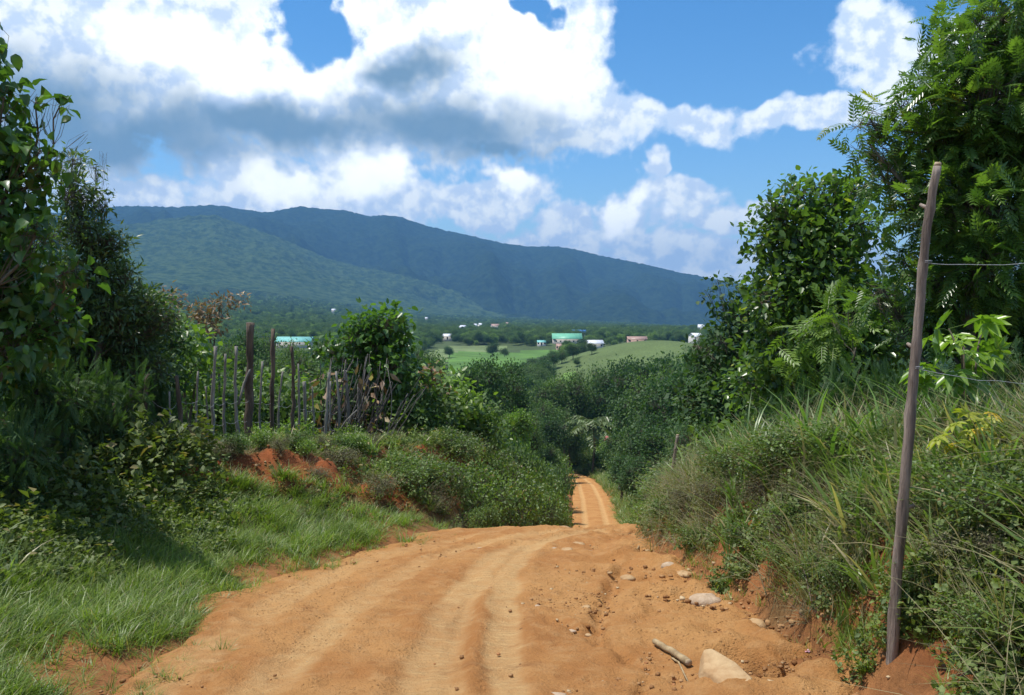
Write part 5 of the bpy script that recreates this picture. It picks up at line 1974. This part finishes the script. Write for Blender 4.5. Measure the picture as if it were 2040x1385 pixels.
GG = 'trees of the gully below the road'
for (k, px, py, rp, d) in [('A', 975, 795, 62, 66), ('A', 1030, 800, 45, 70), ('A', 925, 790, 48, 60), ('A', 1010, 770, 40, 74), ('A', 950, 770, 40, 70), ('D', 1030, 860, 38, 52), ('B', 985, 860, 42, 48), ('B', 1060, 880, 40, 56),
                           ('B', 1105, 815, 50, 135), ('B', 1150, 800, 48, 140), ('B', 1195, 790, 48, 146), ('A', 1240, 790, 50, 140), ('A', 1290, 800, 50, 128), ('A', 1345, 795, 55, 118), ('A', 1395, 790, 55, 104),
                           ('A', 1270, 785, 42, 170), ('A', 1325, 778, 45, 160), ('A', 1380, 768, 45, 140), ('C', 1285, 805, 45, 105), ('C', 1350, 800, 50, 92), ('B', 1085, 850, 40, 120), ('B', 1125, 860, 36, 128),
                           ('B', 1255, 855, 52, 96), ('B', 1310, 850, 55, 86), ('B', 1365, 850, 55, 74), ('C', 1395, 840, 50, 60), ('B', 1265, 905, 45, 80), ('B', 1310, 905, 48, 66), ('B', 1350, 915, 45, 52), ('B', 1235, 945, 36, 76), ('B', 1275, 955, 38, 58), ('D', 1290, 990, 30, 46), ('B', 1140, 925, 26, 138), ('B', 1095, 925, 34, 70), ('B', 1135, 880, 34, 132),
                           ('A', 1070, 830, 36, 150), ('A', 1400, 850, 62, 56), ('A', 1330, 840, 60, 78), ('A', 1265, 830, 52, 100), ('A', 1380, 900, 52, 46), ('A', 1300, 890, 46, 70), ('A', 1225, 820, 44, 138), ('A', 1160, 815, 42, 150), ('A', 1100, 870, 38, 110), ('A', 1240, 900, 36, 88), ('B', 1330, 960, 36, 44), ('B', 1110, 960, 30, 60), ('A', 1425, 800, 50, 70), ('D', 1110, 790, 28, 165), ('B', 1170, 945, 24, 126)]:
    if d > 55 and px > 1200:
        rp *= 1.22
        k = 'A' if k == 'B' and rng.random() < .5 else k
    where = ('behind the left hedge above the lower road' if px < 1075 else 'around the coconut palm at the bottom of the gully' if px < 1236 and d > 84 else
             'left of the lower road' if px < 1200 else 'below the rounded hill in the gully' if d > 100 else 'right of the lower road above the gully' if py < 880 else 'at the right edge of the lower road')
    put_tree(k, px, py, rp, d, where, GG)
GB = 'trees beyond the left fence'
for (k, px, py, rp, d) in [('B', 460, 760, 60, 50), ('B', 540, 780, 55, 44), ('B', 600, 770, 55, 52), ('A', 660, 770, 50, 60), ('B', 500, 820, 50, 32), ('D', 620, 830, 40, 30), ('B', 820, 790, 50, 55), ('A', 860, 770, 45, 75), ('C', 570, 730, 45, 80),
                           ('B', 420, 800, 50, 35), ('B', 640, 740, 45, 95), ('A', 480, 720, 45, 90), ('B', 840, 740, 36, 120), ('B', 530, 720, 40, 120), ('C', 800, 830, 40, 36), ('B', 350, 760, 60, 45), ('B', 250, 760, 60, 50)]:
    put_tree(k, px, py, rp, d, 'on the slope beyond the left fence', GB)


def put_tree_base(k, px, pbase, rp, label, group=None, rmin=200):
    kind = KINDS[k]
    g = hit(px, pbase, rmin)
    s = rp / FPX * g.y
    o = kind.put((g.x, g.y, g.z - .5 * s), (s, s, s * .95), label, group)
    stretch(o, 0.0, 1.0)
    return o


put_tree_base('A', 895, 713, 12, 'lone round dark tree at the left corner of the rice field')
put_tree_base('A', 982, 712, 15, 'wide dark tree with a deep shadow in the middle of the rice field')
put_tree_base('B', 1005, 712, 11, 'smaller tree beside the wide dark tree in the rice field')
GV_ = 'trees at the foot of the rounded hill'
for (k, px, pb, rp) in [('A', 1045, 752, 16), ('A', 1065, 748, 18), ('B', 1085, 752, 16), ('A', 1080, 740, 16), ('A', 1105, 735, 18), ('B', 1120, 724, 16), ('A', 1140, 716, 16), ('A', 1130, 706, 14), ('A', 1160, 700, 13), ('B', 1100, 718, 12), ('B', 1060, 765, 14), ('A', 1178, 706, 12), ('B', 1150, 730, 10)]:
    put_tree_base(k, px, pb, rp, LAB[k] + 'in the grove between the rice field and the rounded hill', GV_)
GHL = 'trees on the near face of the rounded hill'
for (k, px, pb, rp) in [('A', 1190, 800, 15), ('A', 1225, 790, 16), ('A', 1260, 782, 17), ('A', 1300, 775, 18), ('A', 1340, 768, 18), ('A', 1375, 760, 17), ('B', 1210, 812, 15), ('A', 1250, 806, 16), ('B', 1160, 812, 14), ('A', 1290, 800, 17), ('A', 1400, 745, 16), ('B', 1120, 818, 12), ('A', 1330, 795, 17), ('A', 1230, 765, 9), ('A', 1320, 748, 10), ('A', 1370, 738, 9), ('B', 1280, 757, 8)]:
    put_tree_base(k, px, pb, rp, LAB[k] + 'on the near face of the rounded hill', GHL)


# ------------------------------------------------------------------ palm
def palm():
    c = at(1180, 845, 124)
    g = Hf(c.x, c.y)
    root = empty('coconut_palm', (c.x, c.y, g), 'coconut palm with spreading fronds in the gully beside the road', 'palm')
    hgt = c.z - g
    tm = MB()
    p = bend((0, 0, -.3), (0, 0, hgt), 10, .03, .004)
    tube(tm, p, np.linspace(.22, .13, 10), 8, True, .5, .05)
    tm.build('trunk', 'bark', root, True)
    for i in range(18):
        a = i * 2.399 + rng.normal() * .15
        up = .75 - 1.0 * (i / 18)
        L = 5.0 + .7 * rng.random()
        t = np.linspace(0, 1, 14)
        h = np.array([math.cos(a), math.sin(a)])
        hor = L * (t * math.cos(up) * .95)
        ver = L * (t * math.sin(up) - .55 * t ** 2.1)
        rib = np.stack([h[0] * hor, h[1] * hor, hgt + ver], -1)
        mb = MB()
        tube(mb, rib, np.linspace(.04, .008, 14), 4, False, .6)
        side = np.array([-h[1], h[0], 0])
        for s in (-1, 1):
            tt = np.linspace(.12, .99, 22)
            pos = np.stack([np.interp(tt * 13, np.arange(14), rib[:, k]) for k in range(3)], -1)
            dirs = side * s + np.array([h[0], h[1], 0]) * .55 + np.array([0, 0, -.55])
            dirs = np.repeat(dirs[None], 22, 0) + rng.normal(size=(22, 3)) * .12
            put_leaves(mb, SLIM, pos, dirs, 1.3 * np.sin(np.clip(tt * 2.6 + .35, 0, math.pi - .35)) + .12, .3 + .5 * rng.random(22), .9)
        mb.build('frond', 'frond', root)


palm()


def cloth():
    c = at(1209, 873, 120)
    g = Hf(c.x, c.y)
    root = empty('pink_cloth', (c.x, c.y, g), 'small pink cloth hung on a stake beside the coconut palm', 'cloth')
    hgt = c.z - g
    mb = MB()
    tube(mb, bend((0, 0, -.3), (0, 0, hgt + .3), 5, .01, .005), .035, 6, True)
    mb.build('stake', 'post', root, True)
    th = np.linspace(0, 2 * math.pi, 18, endpoint=False)
    zz = np.linspace(.32, -.32, 8)
    v = []
    for i, z in enumerate(zz):
        r = .05 + .26 * math.sin(min(1, (i + .4) / 5) * 1.5) + .03 * rng.random()
        v.append(np.stack([np.cos(th) * r * (1 + .12 * np.sin(th * 5)), np.sin(th) * r * (1 + .12 * np.sin(th * 5)), np.full(18, hgt + z)], -1))
    v = np.concatenate(v)
    f = np.array([[i * 18 + j, (i + 1) * 18 + j, (i + 1) * 18 + (j + 1) % 18, i * 18 + (j + 1) % 18] for i in range(7) for j in range(18)])
    mb = MB()
    mb.add(v, f)
    mb.build('fabric', 'pinkcloth', root, True)


cloth()


# ------------------------------------------------------------------ houses in the valley
def paint(name, c, rough=.5, metal=0.0):
    m, t, b_ = mat_base(name)
    tc = t.node('ShaderNodeTexCoord')
    n = t.noise(tc.outputs['Object'], .7, 5, .6)
    k = t.mix(t.mrange(n, .3, .7), (*[x * .82 for x in c], 1), (*c, 1))
    t.link(k, b_.inputs['Base Color'])
    b_.inputs['Roughness'].default_value = rough
    M[name] = m
    return name


paint('green_roof', (.16, .47, .30))
paint('teal_roof', (.20, .52, .46))
paint('blue_roof', (.05, .22, .62))
paint('white_roof', (.72, .74, .78))
paint('rust_roof', (.40, .25, .19))
paint('pale_wall', (.58, .55, .50), .9)
paint('pink_wall', (.55, .36, .29), .9)
paint('dark_window', (.03, .035, .04), .25)
HOUSES = []


def box(mb, x0, x1, y0, y1, z0, z1):
    v = np.array([(x, y, z) for z in (z0, z1) for y in (y0, y1) for x in (x0, x1)])
    mb.add(v, np.array([(0, 2, 3, 1), (4, 5, 7, 6), (0, 1, 5, 4), (1, 3, 7, 5), (3, 2, 6, 7), (2, 0, 4, 6)]))


def house(name, label, cat, px0, px1, pbase, wall_h, roof_h, depth_m, roof, wall, rz=0.0, windows=3, lift=0.0, rmin=240, mono=False):
    g = hit((px0 + px1) / 2, pbase, rmin)
    L = (px1 - px0) / FPX * g.y / max(.6, math.cos(rz))
    W = depth_m
    root = empty(name, (g.x, g.y + W * .5, Hf(g.x, g.y + W * .5) - .2), label, cat)
    root.rotation_euler = (0, 0, rz)
    HOUSES.append((math.atan2(g.x, g.y), math.hypot(g.x, g.y), L))
    h = wall_h + lift
    mb = MB()
    box(mb, -L * .47, L * .47, -W * .45, W * .45, -2.5, h)
    mb.build('wall', wall, root)
    # roof: two slopes with ridge, overhanging eaves and thickness
    e, th = W * .56, .18
    lx = L * .5
    prof = [(-e, h - .15), (0, h + roof_h), (e, h - .15)] if not mono else [(-e, h - .1), (0, h + roof_h * .5), (e, h + roof_h)]
    for s in (0, 1):
        (ya, za), (yb, zb) = prof[s], prof[s + 1]
        mb = MB()
        v = np.array([(-lx, ya, za), (lx, ya, za), (lx, yb, zb), (-lx, yb, zb), (-lx, ya, za + th), (lx, ya, za + th), (lx, yb, zb + th), (-lx, yb, zb + th)])
        mb.add(v, np.array([(0, 3, 2, 1), (4, 5, 6, 7), (0, 1, 5, 4), (1, 2, 6, 5), (2, 3, 7, 6), (3, 0, 4, 7)]))
        n = max(3, int(L / 2.2))
        for i in range(n + 1):          # standing seams
            x = -lx + L * i / n
            v = np.array([(x - .05, ya, za + th), (x + .05, ya, za + th), (x + .05, yb, zb + th), (x - .05, yb, zb + th), (x, ya, za + th + .09), (x, yb, zb + th + .09)])
            mb.add(v, np.array([(0, 1, 4), (2, 3, 5)]))
            mb.add(v, np.array([(1, 2, 5, 4), (3, 0, 4, 5)]))
        mb.build('roof', roof, root)
    if not mono:
        for s in (-1, 1):
            mb = MB()
            x = s * L * .465
            mb.add(np.array([(x, -W * .45, h), (x, W * .45, h), (x, 0, h + roof_h * .92)]), np.array([(0, 1, 2)]))
            mb.build('gable', wall, root)
    for i in range(windows):
        x = -L * .36 + L * .72 * i / max(1, windows - 1)
        mb = MB()
        is_door = i == windows // 2
        box(mb, x - .5, x + .5, -W * .45 - .06, -W * .45 + .02, (0.0 if is_door else .95) + lift, 2.05 + lift)
        mb.build('door' if is_door else 'window', 'dark_window', root)
    return root


house('barn', 'long low barn with a pale green metal roof beyond the rice field', 'barn', 1100, 1160, 685, 3.2, 3.6, 10, 'green_roof', 'pale_wall', 0, 6, .5, 470)
house('barn', 'long turquoise roofed barn seen between the fence posts', 'barn', 548, 622, 694, 2.6, 3.0, 9, 'teal_roof', 'pale_wall', R(-6), 5, 1.5, 300)
house('house', 'small blue roofed house behind the green roofed barn', 'house', 1140, 1168, 672, 3.0, 2.4, 9, 'blue_roof', 'pale_wall', 0, 3, 2.0, 500)
house('house', 'white roofed house right of the green barn', 'house', 1166, 1202, 698, 2.8, 2.0, 8, 'white_roof', 'pale_wall', R(8), 3, 1.5, 470)
house('house', 'low house with a rusty pink roof above the rounded hill', 'house', 1250, 1290, 686, 2.6, 1.8, 7, 'rust_roof', 'pink_wall', 0, 3, 1.0, 470)
house('house', 'white house at the far right below the mountain slope', 'house', 1378, 1398, 690, 4.5, 2.2, 8, 'white_roof', 'pale_wall', R(20), 3, 2.0, 470)
house('house', 'white house highest at the right below the mountain slope', 'house', 1392, 1404, 668, 5.5, 3.0, 8, 'white_roof', 'pale_wall', R(-15), 3, 3.0, 500)
house('house', 'small white roofed house left of the rice field', 'house', 880, 904, 680, 2.6, 1.6, 8, 'white_roof', 'pale_wall', R(-5), 3, 1.5)
house('house', 'white house partly hidden by the vine wrapped tree', 'house', 803, 822, 680, 3.0, 2.0, 8, 'white_roof', 'pale_wall', R(10), 3, 2.0)
house('house', 'tiny teal roofed hut in front of the green barn', 'hut', 1070, 1088, 690, 2.2, 1.2, 6, 'teal_roof', 'pale_wall', 0, 3, .5)
house('house', 'pink walled hut by the grove in front of the green barn', 'hut', 1108, 1122, 698, 2.4, 1.4, 5, 'rust_roof', 'pink_wall', 0, 3, .3)
GHs = 'small pale houses scattered in the far wood'
for (a, b_, pb, rf) in [(917, 928, 663, 'white_roof'), (944, 950, 657, 'white_roof'), (953, 959, 656, 'white_roof'), (978, 994, 660, 'rust_roof'), (1007, 1014, 652, 'rust_roof'), (846, 852, 640, 'white_roof'), (660, 668, 624, 'white_roof')]:
    o = house('house', 'small pale house standing in the far valley wood', 'house', a, b_, pb, 4.0, 2.5, 9, rf, 'pale_wall', R(random.uniform(-25, 25)), 3, 3.0, 500)
    o['group'] = GHs


# ------------------------------------------------------------------ far wood
def far_wood():
    pts, sc = [], []
    N = 60000
    az = R(-36) + R(72) * rng.random(N)
    r = 175 * (3000 / 175) ** (rng.random(N) ** .62)
    x, y = r * np.sin(az), r * np.cos(az)
    z = H(x, y, False)
    ppx = CX + FPX * x / y
    ppy = CY - FPX * np.tan(np.arctan2(z - CAMZ, y) + PITCH)
    tpy = ppy - FPX * 8.0 / y
    keep = np.ones(N, bool)
    # open ground: field, pasture, hill top
    for poly in ([(826, 750), (826, 712), (865, 690), (1020, 688), (1125, 694), (1085, 712), (1045, 724), (1030, 750)],
                 [(1075, 800), (1095, 760), (1180, 712), (1250, 688), (1395, 684), (1395, 735), (1330, 725), (1220, 745), (1165, 775), (1120, 800)]):
        for q in (ppy, tpy, (ppy + tpy) / 2):
            keep &= ~(in_poly(ppx, q, poly) & (r < 700))
    hl_ = np.exp(-((x - 58) / 46) ** 2 - ((y - 345) / 70) ** 2)
    keep &= ~((hl_ > .16) & (r < 470))
    # the road corridor at the gully bottom, thinning by clumps
    cl = fbm(x / 60, y / 60, 3, 201)
    keep &= (cl > -.22) | (rng.random(N) < .35)
    keep &= ~((r < 240) & (np.abs(x - 4) < 14))
    for (ha, hr, hl) in HOUSES:
        dx = np.abs(az - ha) * hr
        keep &= ~((dx < hl * .62) & (r < hr + 14) & (r > hr * .80))
    x, y, z, r = x[keep], y[keep], z[keep], r[keep]
    P_ = np.stack([x, y, z - 1.4], -1)
    s = (2.0 + 2.2 * rng.random(len(x))) * (1 + .35 * sstep(500, 2500, r))
    scatter('far_wood', 'mixed green wood covering the valley floor up to the mountain', P_, s, [joined_copy(k.p) for k in (treeA, treeB, treeB, treeC, treeD)], .06, realize=False)


far_wood()


# undergrowth on the falling ground past the crest
def slope_mask(x, y):
    return (np.minimum(np.maximum(left_u(x, y), -9), 30) < 12) * ((right_u(x, y) < 7 + y * .02) | (rng.random(len(x)) < .25)) * ((left_u(x, y) > 1.7 + y * .006) | (right_u(x, y) > 1.6 + y * .008)) * 1.0


P = area_points(1500, -45, 50, 17, 150, slope_mask, True)
scatter('undergrowth', 'dense green undergrowth on the slopes beside the lower road', P, (.8 + .9 * rng.random(len(P))) * (1 + P[:, 1] / 90), [joined_copy(shrubB.p), joined_copy(shrubA.p), joined_copy(shrubB.p), joined_copy(shrubD.p)], .15, realize=False)
P = area_points(500, 4, 14, 45, 122, lambda x, y: (right_u(x, y) > .1) * (right_u(x, y) < 3.0) * 1.0)
scatter('lower_verge_grass', 'bright green grass beside the lower stretch of the road', P, 1.0 + .8 * rng.random(len(P)), tall, .3)
